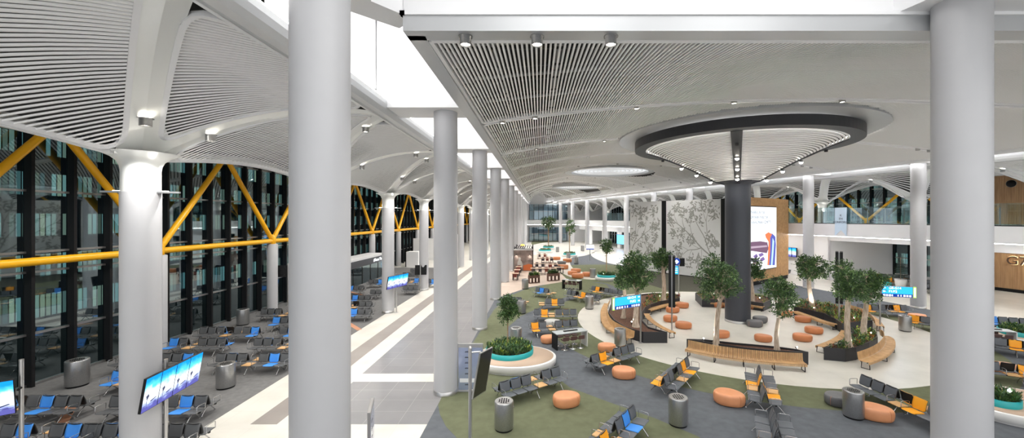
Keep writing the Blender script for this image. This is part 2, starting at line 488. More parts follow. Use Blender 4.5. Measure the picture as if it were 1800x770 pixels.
# ============================ WINGS: vaulted slatted ceiling ============================
def zw(t, v, hi=False):
    """height of the wing vault; t across, v = distance to nearest column along the row (0..1)"""
    if t <= T_COL: u = (T_COL-t)/(T_COL-T_IN)
    else: u = (t-T_COL)/(T_OUT-T_COL)
    u = max(0,min(1,u)); v = max(0,min(1,v))
    e = 1-(1-u)**2.0
    arch = .90*sst(0,1,min(1,v*1.05)) if hi else .17*(sin(pi/2*v)**1.2)
    top = Z_EDGE-Z_CAP-.15
    # ribs run on u = v; the fan (u > v) stays slightly above it, the side shell (v > u) arches
    return Z_CAP + top*(e*(1-.0) + (1-e)*arch)
def vof(s, off):
    d = (s-off)/BAY; d -= math.floor(d); return min(d,1-d)*2
class Wing: pass
def wing(fr, off, n0, n1, detail, tag_name):
    """off = s of column 0; columns n0..n1"""
    H = BAY/2
    # every panel is an inset triangle with rounded corners: slats clipped to it, a white rim round it
    ds, dt = 1.1/sqrt(1+1.21), -1/sqrt(1+1.21)
    hi = fr is FR
    def zat(p_): return zw(p_[1], vof(p_[0], off), hi)
    def panel(tri, ins, rad, near, mid_k):
        A = sum(tri[i][0]*tri[(i+1)%3][1]-tri[(i+1)%3][0]*tri[i][1] for i in range(3))
        if A < 0: tri = tri[::-1]; ins = [ins[1],ins[0],ins[2]]
        lines = []
        for i in range(3):
            p = Vector(tri[i]); q = Vector(tri[(i+1)%3]); d = (q-p).normalized(); n = Vector((-d.y,d.x)); lines.append((p+n*ins[i], d))
        cor = []
        for i in range(3):
            (p,d),(q,e) = lines[i-1],lines[i]; den = d.x*e.y-d.y*e.x; k = ((q.x-p.x)*e.y-(q.y-p.y)*e.x)/den; cor.append(p+d*k)
        out = []
        for i in range(3):
            c = cor[i]; d0 = (cor[i-1]-c).normalized(); d1 = (cor[(i+1)%3]-c).normalized(); ang = d0.angle(d1); r = rad[i] if A > 0 else rad[::-1][i]
            cut = r/math.tan(ang/2); a0 = c+d0*cut; a1 = c+d1*cut
            for j in range(7):
                t = j/6; out.append(a0*(1-t)**2+c*2*t*(1-t)+a1*t*t)
            nx_ = cor[(i+1)%3]; L_ = (nx_-a1).length; m = 12 if near else 5
            for j in range(1,m): out.append(a1+(nx_-a1)*(j/m)*.86)
        # slats
        nv = Vector((-dt, ds)); dv = Vector((ds,dt)); pr = [p_.dot(nv) for p_ in out]; q = min(pr)+.03; m = len(out); B = MB()
        st = .125 if near else (.19 if mid_k else .36); w = .040 if near else (.062 if mid_k else .12)
        while q < max(pr):
            xs = []
            for i in range(m):
                u0,u1 = pr[i]-q, pr[(i+1)%m]-q
                if (u0 > 0) != (u1 > 0): xs.append((out[i].lerp(out[(i+1)%m], u0/(u0-u1))).dot(dv))
            xs.sort()
            for k in range(0,len(xs)-1,2):
                if xs[k+1]-xs[k] < .08: continue
                nn2 = max(2,int((xs[k+1]-xs[k])/(.6 if near else 1.2))+1)
                pts = [dv*(xs[k]+(xs[k+1]-xs[k])*j/nn2)+nv*q for j in range(nn2+1)]
                B.ribbon([fr.p(c.x-nv.x*w,c.y-nv.y*w,zat(c)) for c in pts],[fr.p(c.x+nv.x*w,c.y+nv.y*w,zat(c)) for c in pts], .04)
            q += st
        R = MB(); ce = sum(out, Vector((0,0)))/m; wr = .055
        inn = []; ou = []
        for i in range(m):
            d = (out[(i+1)%m]-out[i-1]).normalized(); n = Vector((-d.y,d.x)); inn.append(out[i]+n*wr); ou.append(out[i]-n*wr)
        z = [zat(p_) for p_ in out]
        I = [fr.p(p_.x,p_.y,zz-.035) for p_,zz in zip(inn,z)]+[fr.p(inn[0].x,inn[0].y,z[0]-.035)]; O = [fr.p(p_.x,p_.y,zz-.035) for p_,zz in zip(ou,z)]+[fr.p(ou[0].x,ou[0].y,z[0]-.035)]
        R.ribbon(O,I,.11)
        return B, R
    for n in range(n0, n1+1):
        sc = off+BAY*n; near = n <= detail; mk = n <= detail+2
        allB = MB(); allR = MB()
        for te in (T_IN, T_OUT):
            for tri,ins,rad in (([(sc,T_COL),(sc-H,te),(sc+H,te)],[.34,.30 if te==T_IN else .05,.34],[.42,.6,.6]),
                                ([(sc,T_COL),(sc+H,te),(sc+BAY,T_COL)],[.34,.34,.04],[.4,.35,.4])):
                # edge order: 0-1, 1-2, 2-0
                B, R = panel(tri, ins, rad, near, mk)
                for src,dst in ((B,allB),(R,allR)):
                    b0 = len(dst.v); dst.v += src.v; dst.f += [tuple(i+b0 for i in f) for f in src.f]; dst.sm += src.sm
        struct(allB.build('ceiling', M['slat'], fix=True)); struct(allR.build('trim_6', M['white'], fix=True))
    # dark backing
    s0 = off+BAY*n0-1; s1 = off+BAY*(n1+1)
    b = MB(); ns = int((s1-s0)/.75); nt = 24; vs = []; fs = []
    for i in range(ns+1):
        s_ = s0+(s1-s0)*i/ns
        for j in range(nt+1):
            t = T_IN+.05+(T_OUT-T_IN)*j/nt
            vs.append(fr.p(s_,t,zw(t,vof(s_,off),hi)+.28))
    for i in range(ns):
        for j in range(nt): fs.append((i*(nt+1)+j,(i+1)*(nt+1)+j,(i+1)*(nt+1)+j+1,i*(nt+1)+j+1))
    b.add(vs,fs,True); struct(b.build('ceiling', M['plenum_gray']))
    # ribs and their rims
    ribs = MB(); rims = MB()
    def rib(sc, side, dr):
        D = (T_COL-T_IN) if side < 0 else (T_OUT-T_COL)
        m = 18; A = []; B = []; A2 = []; B2 = []; C = []
        L = sqrt(D*D+H*H); nx, nt_ = (H*dr)/L, (D*side)/L
        px_, pt_ = -nt_, nx
        for i in range(m+1):
            a = .02+.98*i/m
            s_ = sc+dr*H*a; t = T_COL+side*D*a
            z = zw(t, a, hi)
            hw = .36+.34*max(0,1-a/.16)
            for Q,sg in ((A,1),(B,-1)):
                sq, tq = s_+px_*hw*sg, t+pt_*hw*sg
                Q.append((sq, tq, zw(tq, vof(sq,off), hi)+.01))
            A2.append((s_+px_*(hw+.11), t+pt_*(hw+.11), z-.09)); B2.append((s_-px_*(hw+.11), t-pt_*(hw+.11), z-.09))
            C.append((s_, t, z-.04))
        g = lambda L_: [fr.p(a,min(max(b,T_IN-.02),T_OUT+.02),c) for a,b,c in L_]
        a,b_,c,a2,b2 = g(A),g(B),g(C),g(A2),g(B2)
        ribs.ribbon(a,c); ribs.ribbon(c,b_)
    for n in range(n0, n1+2):
        for side in (-1,1):
            for dr in (-1,1): rib(off+BAY*n, side, dr)
    struct(ribs.build('ceiling', M['rib']))
    # inner edge cladding (rounded), its cove, outer closure
    def run(s0,s1,t,z,prof,m,name):
        b = MB(); k = max(2,int((s1-s0)/6))
        path = [fr.p(s0+(s1-s0)*i/k, t, z) for i in range(k+1)]
        sg = 1 if (fr.s.cross(fr.t)).z > 0 else -1
        b.sweep(path, [(a*sg,c) for a,c in prof]); return struct(b.build(name, m, fix=True))
    run(s0,s1,T_IN,Z_EDGE,[(.16,-.22),(.0,-.26),(-.16,-.2),(-.26,-.05),(-.3,.12),(-.28,.3),(-.1,.34),(.16,.34)], M['edge'], 'trim_7')
    run(s0,s1,T_IN,Z_EDGE,[(.30,-.10),(.16,-.13),(.16,-.24),(.30,-.21)], M['white'], 'trim_8')
    run(s0,s1,T_IN,Z_EDGE,[(-.2,.345),(0,.345),(0,.40),(-.2,.40)], M['cove'], 'trim_5')
wing(FL, 4.35, -1, 11, 1, 'left')
b = MB(); b.box(-60,-12,-.02,-21.3,131,.006); b.box(60,-12,-.02,75,131,.006); struct(b.build('floor', M['blackmatte']))
wing(FR, 4.35, -1, 9, -2, 'right')
# slot above the right column row
b = MB()
for i in range(12):
    s0 = -14+BAY*i
    b.add([FR.p(s0,-.6,14.5),FR.p(s0+BAY,-.6,14.5),FR.p(s0+BAY,2.4,14.5),FR.p(s0,2.4,14.5)],[(0,3,2,1)])
    b.add([FR.p(s0,-.55,11.5),FR.p(s0+BAY,-.55,11.5),FR.p(s0+BAY,-.55,14.5),FR.p(s0,-.55,14.5)],[(0,1,2,3)])
    b.add([FR.p(s0,2.35,11.5),FR.p(s0+BAY,2.35,11.5),FR.p(s0+BAY,2.35,14.5),FR.p(s0,2.35,14.5)],[(0,1,2,3)])
struct(b.build('ceiling', M['white']))
b = MB()
for i in range(12):
    s0 = -14+BAY*i+1
    b.add([FR.p(s0,0,14.45),FR.p(s0+BAY-2,0,14.45),FR.p(s0+BAY-2,1.9,14.45),FR.p(s0,1.9,14.45)],[(0,3,2,1)])
struct(b.build('ceiling', M['panel']))
b = MB()
def fbox(b, fr, s0,t0,z0,s1,t1,z1):
    c = [fr.p(s0,t0),fr.p(s1,t0),fr.p(s1,t1),fr.p(s0,t1)]
    b.prism([(q.x,q.y) for q in c], z0, z1)
for n in range(0,11): fbox(b, FR, BAY*n-.7,-.6,Z_EDGE+.02,BAY*n+.7,2.4,14.5)
struct(b.build('ceiling', M['white']))

# ============================ FACADES ============================
def facade(fr, t, s0, s1, z0, ztop, trans, wname, deep=.3, sp=1.5, ph=0.0):
    g = MB(); g.add([fr.p(s0,t,z0),fr.p(s1,t,z0),fr.p(s1,t,ztop),fr.p(s0,t,ztop)],[(0,1,2,3)])
    win = struct(g.build(wname, M['glass_dark']))
    m = MB(); s_ = s0+ph
    while s_ < s1:
        fbox(m, fr, s_-.06, t-deep, z0, s_+.06, t+.06, ztop); s_ += sp
    mu = m.build('mullion', M['black'], win)
    m = MB()
    for z in trans: fbox(m, fr, s0, t-.09, z-.045, s1, t+.06, z+.045)
    m.build('transom', M['steel'], win)
# left facade: mullions at Y = 16.45 + 1.5k
facade(FL, T_OUT, -15.0+.0, 112.5, 0, 12.5, [.06,2.16,4.74,5.57,8.13,10.6], 'window_1', ph=(9.6+15)%1.5)
facade(FR, T_OUT, -12, 96, 6.36, 12.5, [6.5,8.9,10.6], 'window_2')

# ============================ ROOF, END WALL, DARK NEIGHBOUR BUILDINGS ============================
b = MB(); b.box(-34, -12, 16.5, 80, 119.8, 16.8); struct(b.build('ceiling', M['plenum']))
b = MB(); b.box(-34, 119.4, 0, 80, 119.8, 16.4); struct(b.build('wall_back', M['white']))
FE = Frame((-3.0,117.9), (1,0), (0,1))
b = MB(); b.box(-3.5, 112, 5.15, 8.5, 119.3, 6.33); struct(b.build('floor', M['edge']))
b = MB(); b.box(-3.5, 112.2, 5.06, 8.5, 112.4, 5.14); struct(b.build('trim_5', M['cove']))
facade(FE, 1.0, 0, 11.4, 6.4, 11.0, [6.5,8.9,10.6], 'window_5', .3, 1.4)
facade(FE, 1.0, 0, 11.4, .1, 4.3, [.2,2.3,4.2], 'window_6', .3, 1.4)
def mat_lit_building(name, wall, cols, sx, sz, thresh, es):
    """night facade: dark wall with a grid of windows, some of them lit"""
    m = mat(name, wall, .8); nt = m.node_tree; bs = nt.nodes['Principled BSDF']
    tc = nt.nodes.new('ShaderNodeTexCoord'); mp = nt.nodes.new('ShaderNodeMapping'); mp.inputs['Scale'].default_value = (1/sx,1/sx,1/sz)
    vo = nt.nodes.new('ShaderNodeTexWhiteNoise'); fl = nt.nodes.new('ShaderNodeVectorMath'); fl.operation = 'FLOOR'
    fr_ = nt.nodes.new('ShaderNodeVectorMath'); fr_.operation = 'FRACTION'; sep = nt.nodes.new('ShaderNodeSeparateXYZ')
    nt.links.new(tc.outputs['Object'], mp.inputs[0]); nt.links.new(mp.outputs[0], fl.inputs[0]); nt.links.new(mp.outputs[0], fr_.inputs[0])
    nt.links.new(fl.outputs[0], vo.inputs[0]); nt.links.new(fr_.outputs[0], sep.inputs[0])
    def mathn(op, a, b):
        n = nt.nodes.new('ShaderNodeMath'); n.operation = op
        for i,q in enumerate((a,b)):
            if isinstance(q,(int,float)): n.inputs[i].default_value = q
            else: nt.links.new(q, n.inputs[i])
        return n.outputs[0]
    wy = mathn('MULTIPLY', mathn('GREATER_THAN', sep.outputs[1], .12), mathn('LESS_THAN', sep.outputs[1], .9))
    wz = mathn('MULTIPLY', mathn('GREATER_THAN', sep.outputs[2], .25), mathn('LESS_THAN', sep.outputs[2], .80))
    lit = mathn('GREATER_THAN', vo.outputs['Value'], thresh)
    fac = mathn('MULTIPLY', mathn('MULTIPLY', wy, wz), mathn('MULTIPLY', lit, vo.outputs['Value']))
    cr = nt.nodes.new('ShaderNodeValToRGB'); cr.color_ramp.elements[0].color = (*cols[0],1); cr.color_ramp.elements[1].color = (*cols[1],1)
    nt.links.new(vo.outputs['Color'], cr.inputs[0]); nt.links.new(cr.outputs[0], bs.inputs['Emission Color'])
    nt.links.new(mathn('MULTIPLY', fac, es), bs.inputs['Emission Strength'])
    return m
M['night_building'] = mat_lit_building('night building', (.03,.05,.06), ((.35,.8,.75),(.95,.85,.45)), .30, 2.6, .25, .55)
b = MB(); b.box(-33, -12, 0, -32, 119.3, 16.4)
tag(b.build('terminal_building', M['night_building']), 'dark neighbouring building with greenish lit windows behind the left glass facade', 'building')
b = MB(); fbox(b, FR, -40, 27, 0, 78, 28, 16.4)
tag(b.build('terminal_building', M['night_building']), 'dark neighbouring building with lit windows behind the right upper glass facade', 'building')

# ============================ LIGHT FITTINGS ============================
def spot(loc, power, target=None, size=100, blend=.5, rad=.06, col=(1,.972,.93), parent=None):
    d = bpy.data.lights.new('lamp', 'SPOT'); d.energy = power; d.spot_size = radians(size); d.spot_blend = blend
    d.shadow_soft_size = rad; d.color = col
    o = bpy.data.objects.new('lamp', d); COL.objects.link(o); o.location = loc
    dirv = Vector((0,0,-1)) if target is None else (Vector(target)-Vector(loc))
    o.rotation_euler = dirv.to_track_quat('-Z','Y').to_euler()
    if parent is not None: o.parent = parent
    return o
def downlight_meshes(r=.13, h=.2):
    can = MB(); can.lathe([(r*1.28,h*.95),(r*1.3,h),(r,h),(r,.0),(r*.86,0),(r*.86,.05)], 20, cap=False)
    lens = MB(); lens.lathe([(.001,.035),(r*.86,.035)], 20, cap=False, smooth=False)
    return can.mesh('housing', M['steel']), lens.mesh('lens', M['lamp'])
CAN = downlight_meshes()
def downlight(loc, label, group, power, size=110, r=None, target=None):
    root = thing('ceiling_downlight', label, 'ceiling light', loc, 0, group)
    link('housing', CAN[0], root); link('lens', CAN[1], root)
    if power:
        l = spot((loc[0],loc[1],loc[2]-.05), power, target, size)
        l.parent = root; l.location = (0,0,-.06)
        if target is not None: l.rotation_euler = (Vector(target)-Vector(loc)).to_track_quat('-Z','Y').to_euler()
    return root
for i,x in enumerate((-1.7,-.05,1.65)):
    downlight((x, 9.18, Z_EDGE-.22), ['left','middle','right'][i]+' of the three round downlights on the front ceiling edge', 'downlights on the front ceiling edge', 300, 110)
ordn = ['first','second','third','fourth','fifth','sixth','seventh','eighth','ninth','tenth','eleventh','twelfth','thirteenth','fourteenth']
for k in range(1, 12):
    y = 9.45+BAY*k-.2; xr = bx_right(y)
    for j,x in enumerate((-1.7, -.2, 4.5, 9, 14, 19, xr-3.6, xr-2.8, xr-2.0)):
        if x > xr-1.8 or in_dome(x,y,.1) or (3 <= j <= 5 and x > xr-4.2): continue
        if k >= 5 and j in (1,4,7): continue
        pw = {0:.45,1:.45,6:.4,7:.3,8:.3}.get(j,1.0)*SPOT*(1.0 if k < 5 else 2.2)
        downlight((x,y,zc(x,y)-.13), f'round downlight in the {ordn[k-1]} curved ceiling seam, {ordn[j]} place from the left', 'downlights in the curved ceiling seams', pw, 120)

# wing rib lights
for k in range(0, 11):
    for dr in (-1,1):
        a = .22 if k == 0 else .3
        s_ = 4.35+BAY*k+dr*BAY/2*a; t = T_COL-(T_COL-T_IN)*a
        p = FL.p(s_, t, zw(t,a)-.28)
        downlight(p, f'low downlight on the {"near" if dr<0 else "far"} rib of the {ordn[k]} left wing column', 'downlights on the left wing ribs', SPOT_W, 120)
    for dr in ((1,) if k == 0 else (-1,1)):
        s_ = 4.35+BAY*k+dr*BAY/2*.75; t = T_COL-(T_COL-T_IN)*.75
        p = FL.p(s_, t, zw(t,.75)-.28)
        downlight(p, f'high downlight on the {"near" if dr<0 else "far"} rib of the {ordn[k]} left wing column', 'high downlights on the left wing ribs', SPOT_W, 130)
for k in range(0, 8):
    s_ = 4.35+BAY*k; t = T_COL-(T_COL-T_IN)*.5
    a = .5
    p = FR.p(s_+BAY/2*a, t, zw(t,a,True)-.28)
    downlight(p, f'round downlight on the ceiling rib of the {ordn[k]} right wing column', 'downlights on the right wing ribs', SPOT_W*1.3, 140)

for k in range(-1, 11):  # fill lights added on the facade side to brighten braces and carpet
    for dr in (-1,1):
        a = .5; s_ = 4.35+BAY*k+dr*BAY/2*a; t = T_COL+(T_OUT-T_COL)*a
        p = FL.p(s_, t, zw(t,a)-.28)
        downlight(p, f'facade side downlight on the {"near" if dr<0 else "far"} rib, {ordn[k+1]} left wing column bay', 'facade side downlights of the left wing', SPOT_W*1.1, 150)
for k in range(0, 8):  # fill lights added to brighten the yellow braces of the upper level
    a = .5; s_ = 4.35+BAY*k+BAY/2*a; t = T_COL+(T_OUT-T_COL)*a
    p = FR.p(s_, t, zw(t,a,True)-.28)
    downlight(p, f'facade side downlight over the upper level, {ordn[k]} right wing bay', 'facade side downlights of the right wing', SPOT_W*.8, 150)
# ============================ COLUMNS ============================
def column(x, y, ztop, label, group, r=.47, m='column', base=True, zb=0.0):
    root = thing('round_column', label, 'column', (x,y,zb), 0, group)
    b = MB(); b.lathe([(r,0.0),(r,ztop-zb)], 48); b.build('shaft', M[m], root)
    if base:
        b = MB(); b.lathe([(r+.012,0),(r+.012,.16),(r+.004,.165)], 48, cap=False); b.build('base_ring', M['steel_light'], root)
    return root
for k in range(0, 13):
    column(-3.76, 6.85+BAY*k, 12.0 if k==0 else Z_EDGE+.3, ['huge white round column closest to the camera on the left walkway edge'][0] if k==0 else f'white round column, {ordn[k]} from the camera in the walkway row', 'white columns along the walkway')
column(9.0, 8.5, 12.0, 'huge white round column at the right front of the hall', 'white columns in front of the hall')
for k in range(1, 11):
    if k == 3: continue
    p = FR.p(BAY*k, 0)
    column(p.x, p.y, Z_EDGE+.3, f'white round column, {ordn[k-1]} from the camera under the right light cove', 'white columns of the right row')
def wing_column(p, ang, label, group, detail=True):
    root = thing('round_column', label, 'column', (p.x,p.y,0), ang, group)
    b = MB(); b.lathe([(.435,0),(.435,7.72)], 40); b.build('shaft', M['column'], root)
    b = MB(); b.lathe([(.45,0),(.45,.16),(.44,.165)], 40, cap=False); b.build('base_ring', M['steel_light'], root)
    b = MB(); b.lathe([(.42,7.72),(.42,8.32),(.44,8.45),(.50,8.58),(.62,8.69),(.85,8.80)], 40, cap=False); cp = b.build('capital', M['rib'], root)
    for s in (-1,1):
        br = MB(); br.prism([(.42*s,-.11),(.92*s,-.035),(.92*s,.035),(.42*s,.11)], 7.70, 7.75); a = br.build('uplight_bracket', M['steel'], root, fix=True)
        le = MB(); le.box(min(.5*s,.62*s),-.05,7.752,max(.5*s,.62*s),.05,7.762); le.build('lens', M['lamp'], a)
        l = spot((0,0,0), 5, (0,0,1), 150, .6, .04)
        l.parent = root; l.location = (.56*s,0,7.80); l.rotation_euler = (pi,0,0)
    return root
for k in range(0, 12):
    p = FL.p(4.35+BAY*k, T_COL)
    wing_column(p, .25, f'white column with lit flared capital, {ordn[k]} from the camera in the left wing', 'columns with flared capitals in the left wing')
for k in range(0, 9):
    p = FR.p(4.35+BAY*k, T_COL)
    wing_column(p, 1.2, f'white column with lit flared capital, {ordn[k]} from the camera in the right wing', 'columns with flared capitals in the right wing')

# ============================ YELLOW BRACES ============================
def brace(fr, s_, t, zb, ztop, label, group, support, half=BAY/2-.2):
    p = fr.p(s_, t, 0); root = thing('steel_brace', label, 'brace', p, 0, group)
    for d in (-1,1):
        q0 = fr.p(s_+d*.12, t, zb+.2)-p; q1 = fr.p(s_+d*half, t, ztop)-p
        b = MB(); b.tube([q0,q1], .155, 14)
        b.build('diagonal', M['yellow_steel'], root)
    b = MB(); b.lathe([(.20,zb-.25),(.24,zb-.2),(.24,zb+.2),(.17,zb+.35),(.05,zb+.5)],16); b.build('node', M['yellow_steel'], root)
    if support:
        b = MB(); b.lathe([(.36,0),(.36,zb-.25),(.30,zb-.22)], 28); b.build('support_pillar', M['column'], root)
    return root
for k in range(-1, 11):
    s_ = 14.65+BAY*k
    brace(FL, s_, T_OUT-.65, 5.22, 10.75, f'yellow V brace on a white pillar, {ordn[k+1]} from the camera along the left facade', 'yellow V braces of the left facade', True)
b = MB(); b.tube([FL.p(-8,T_OUT-.65,5.22),FL.p(110,T_OUT-.65,5.22)], .17, 14)
tag(b.build('steel_tube', M['yellow_steel']), 'long horizontal yellow steel tube running along the left glass facade', 'beam')
for k in range(0, 9):
    s_ = 5.5+BAY*k
    brace(FR, s_, T_OUT-1.2, 6.5, 10.6, f'yellow V brace on the upper level, {ordn[k]} from the right along the facade', 'yellow V braces of the right facade', False)

# ============================ CENTRAL CANOPY COLUMN ============================
root = thing('canopy_column', 'charcoal round column carrying a large white slatted funnel canopy', 'column', (CX,CY,0))
b = MB(); b.lathe([(.79,.0),(.79,9.3)], 64); b.build('shaft', M['charcoal'], root)
b = MB(); b.lathe([(.81,0),(.81,.17),(.795,.175)], 64, cap=False); b.build('base_ring', M['steel_light'], root)
def cone_z(r):                              # funnel profile: a lip, then nearly straight
    if r < 1.35: return 9.30+.16*((r-.8)/.55)**.6 if r > .8 else 9.30
    u = (r-1.35)/(6.0-1.35)
    return 9.46+2.30*(.72*u+.28*(1-(1-u)**2))
b = MB(); prof = [(.79,9.2),(.80,9.32),(.86,9.40)]+[(.86+(5.9-.86)*i/16, cone_z(.86+(5.9-.86)*i/16)+.2) for i in range(17)]
b.lathe(prof, 72, cap=False); b.build('funnel_lining', M['plenum_gray'], root)
b = MB(); b.lathe([(.79,9.0),(.80,9.2),(.86,9.30),(1.0,9.37),(1.3,9.42)], 64, cap=False); b.build('neck', M['charcoal'], root)
i = 0; 
def slat_at(r, wr=.052):
    z = cone_z(r); dz = (cone_z(r+.05)-cone_z(r-.05))/.1; L = sqrt(1+dz*dz); ex, ez = 1/L, dz/L
    a = wr
    return [(r-ex*a,z-ez*a),(r+ex*a,z+ez*a),(r+ex*a-ez*.04,z+ez*a+ex*.05),(r-ex*a-ez*.04,z-ez*a+ex*.05),(r-ex*a,z-ez*a)]
r = 1.38; L_ = 0
while r < 5.98:
    b = MB(); b.lathe(slat_at(r), 80, cap=False, smooth=False); b.build('ring_slat', M['slat'], root, fix=True)
    dz = (cone_z(r+.05)-cone_z(r-.05))/.1
    r += .175/sqrt(1+dz*dz)
angs = [radians(a) for a in (243, 243+90, 243+180, 243+270)]
for a in angs:
    b = MB(); n = 20; pa=[];pb=[]
    for k in range(n+1):
        r = .8+(6.0-.8)*k/n; z = cone_z(r)-.07; hw = .16+.14*k/n
        pa.append((r*cos(a)-hw*sin(a), r*sin(a)+hw*cos(a), z)); pb.append((r*cos(a)+hw*sin(a), r*sin(a)-hw*cos(a), z))
    b.ribbon(pa,pb,.08); sp = b.build('spine', M['charcoal_ring'], root, fix=True)
    for rr in (1.7,2.6,3.6,4.9):
        z = cone_z(rr)-.10
        c = MB(); c.lathe([(.10,0),(.10,-.14),(.085,-.14),(.085,-.10)], 14, Matrix.Translation((rr*cos(a),rr*sin(a),z)), cap=False); c.build('spotlight', M['blackmatte'], sp)
        if rr < 4:
            c = MB(); c.lathe([(.11,-.10),(.09,-.17),(.04,-.20),(.001,-.21)], 14, Matrix.Translation((rr*cos(a),rr*sin(a),z)), cap=False); c.build('lens', M['lamp'], sp)
            l = spot((0,0,0), 170, None, 176, 1.0); l.parent = root; l.location = (rr*cos(a),rr*sin(a),z-.18)
b = MB(); b.lathe([(6.0,11.72),(6.75,11.72),(6.75,12.28),(6.0,12.28),(6.0,11.72)], 110, cap=False, smooth=False); b.build('outer_ring', M['charcoal_ring'], root, fix=True)
b = MB(); b.lathe([(5.99,11.9),(5.99,12.3)], 96, cap=False); b.build('light_gap', M['white'], root)
b = MB(); b.lathe([(5.6,12.32),(5.98,12.32),(5.98,12.36),(5.6,12.36),(5.6,12.32)], 96, cap=False, smooth=False); b.build('light_strip', M['cove'], root, fix=True)

# ============================ RIGHT SIDE: MEZZANINE ============================
def text_mesh(txt, size, depth=.01, align='CENTER', name='lettering'):
    c = bpy.data.curves.new(name, 'FONT'); c.body = txt; c.size = size; c.extrude = depth; c.align_x = align; c.align_y = 'CENTER'
    c.space_line = 1.15
    o = bpy.data.objects.new(name, c); COL.objects.link(o)
    dg = bpy.context.evaluated_depsgraph_get(); me = bpy.data.meshes.new_from_object(o.evaluated_get(dg))
    bpy.data.objects.remove(o); bpy.data.curves.remove(c); me.name = name
    return me
def put_text(txt, size, m, origin, right, up, parent=None, depth=.01, align='CENTER', name='lettering', local=False):
    me = text_mesh(txt, size, depth, align, name); me.materials.clear(); me.materials.append(m)
    r = Vector(right).normalized(); u = Vector(up).normalized(); n = r.cross(u)
    mt = Matrix(((r.x,u.x,n.x,origin[0]),(r.y,u.y,n.y,origin[1]),(r.z,u.z,n.z,origin[2]),(0,0,0,1)))
    if parent is not None and not local: mt = Matrix.Translation(-Vector(parent.location)) @ mt
    me.transform(mt)
    return link(name, me, parent)
b = MB(); fbox(b, FR, -12, 4.0, 5.15, 96, 17.2, 6.33); struct(b.build('floor', M['edge']))
b = MB(); fbox(b, FR, -12, 3.93, 5.10, 96, 4.0, 6.38); struct(b.build('trim_9', M['white']))
b = MB(); fbox(b, FR, -12, 4.15, 5.05, 96, 4.35, 5.13); struct(b.build('trim_5', M['cove']))
b = MB(); fbox(b, FR, -12, 4.5, 5.08, 96, 17.1, 5.14); struct(b.build('ceiling', M['white']))
# glass balustrade: panes and posts
for k in range(9):
    s0 = -9+BAY*k
    root = thing('glass_balustrade', f'clear glass balustrade with steel posts on the upper level, {ordn[k]} section from the right', 'balustrade', FR.p(s0,4.1,6.33), 0, 'glass balustrade sections on the upper level')
    b = MB(); g = Frame((0,0),(-.2873,.9578),(.9578,.2873))
    fbox(b, g, .03, -.01, .12, BAY-.03, .01, 1.75); b.build('pane', M['glass'], root)
    for j in range(6):
        b = MB(); fbox(b, g, j*1.52+.2, .03, 0, j*1.52+.26, .10, 1.45); b.build('post', M['steel'], root)
    b = MB(); fbox(b, g, 0, -.03, 0, BAY, .05, .12); b.build('shoe_rail', M['black'], root)
# ground floor walls under the mezzanine
S_OPEN = 21.4
b = MB(); fbox(b, FR, S_OPEN, 7.0, 0, 37, 7.25, 5.1); fbox(b, FR, S_OPEN, 7.0, 0, S_OPEN+.25, 17.1, 5.1)
fbox(b, FR, -12, 7.0, 4.45, S_OPEN, 7.25, 5.1)
struct(b.build('wall_right', M['white']))
b = MB(); fbox(b, FR, 12.3, 17.1, 0, S_OPEN, 17.3, .4); fbox(b, FR, 12.3, 17.1, 4.3, S_OPEN, 17.3, 5.1); struct(b.build('wall_right', M['white']))
facade(FR, 17.2, 12.3, S_OPEN, .0, 4.4, [.1,2.3,4.2], 'window_3', .25, 1.5)
# walls with shop fronts farther away
b = MB()
for k in range(7):
    s0 = 37+8.2*k; fbox(b, FR, s0, 7.0, 0, s0+2.0, 7.25, 5.1)
fbox(b, FR, 37, 7.0, 3.7, 95, 7.25, 5.1); struct(b.build('wall_right', M['white']))
facade(FR, 14, 37, 95, 0, 5.0, [.1,2.5,4.4], 'window_4', .25, 1.4)
# oak walls
def oak_wall(s0,s1,t,z0,z1,nm):
    b = MB(); fbox(b, FR, s0, t, z0, s1, t+.2, z1); w = b.build(nm, M['oak']); struct(w)
    g = MB(); s_ = s0+.1
    while s_ < s1: fbox(g, FR, s_, t-.025, z0, s_+.09, t, z1); s_ += .16
    g.build('batten', M['oak'], w)
    return w
oak_wall(-10, 12.2, 16.3, .3, 3.65, 'wall_right')
b = MB(); fbox(b, FR, -10, 16.25, 0, 12.25, 16.5, .3); struct(b.build('baseboard_right', M['black']))
b = MB(); fbox(b, FR, -10, 16.2, 3.65, 12.25, 16.5, 5.1); struct(b.build('wall_right', M['white']))
oak_wall(-10, 12.8, 15.8, 6.4, 11.6, 'wall_right')
b = MB(); fbox(b, FR, -10, 14.4, 5.02, 12, 14.7, 5.07); struct(b.build('trim_5', M['cove']))
# gate sign
g0 = FR.p(10.75, 16.2, 2.95)
root = thing('gate_sign', 'dark G7 gate letters with warm glowing outline on the lower oak wall', 'sign', g0)
rt = -FR.s; 
M['glow'] = emat('letter glow', (1,.72,.35), 3.0); M['letter_dark'] = mat('dark bronze letters', (.10,.06,.04), .5)
put_text('G7', 1.12, M['letter_dark'], (0,0,0), rt, (0,0,1), root, .04, local=True)
me = text_mesh('G7', 1.12, .01); me.materials.clear(); me.materials.append(M['glow'])
c = bpy.data.curves.new('x','FONT')
bpy.data.curves.remove(c)
r_ = rt; n_ = r_.cross(Vector((0,0,1)))
me.transform(Matrix.Scale(1.05,4)); me.transform(Matrix(((r_.x,0,n_.x,-n_.x*.07),(r_.y,0,n_.y,-n_.y*.07),(0,1,0,0),(0,0,0,1)))); link('halo', me, root)
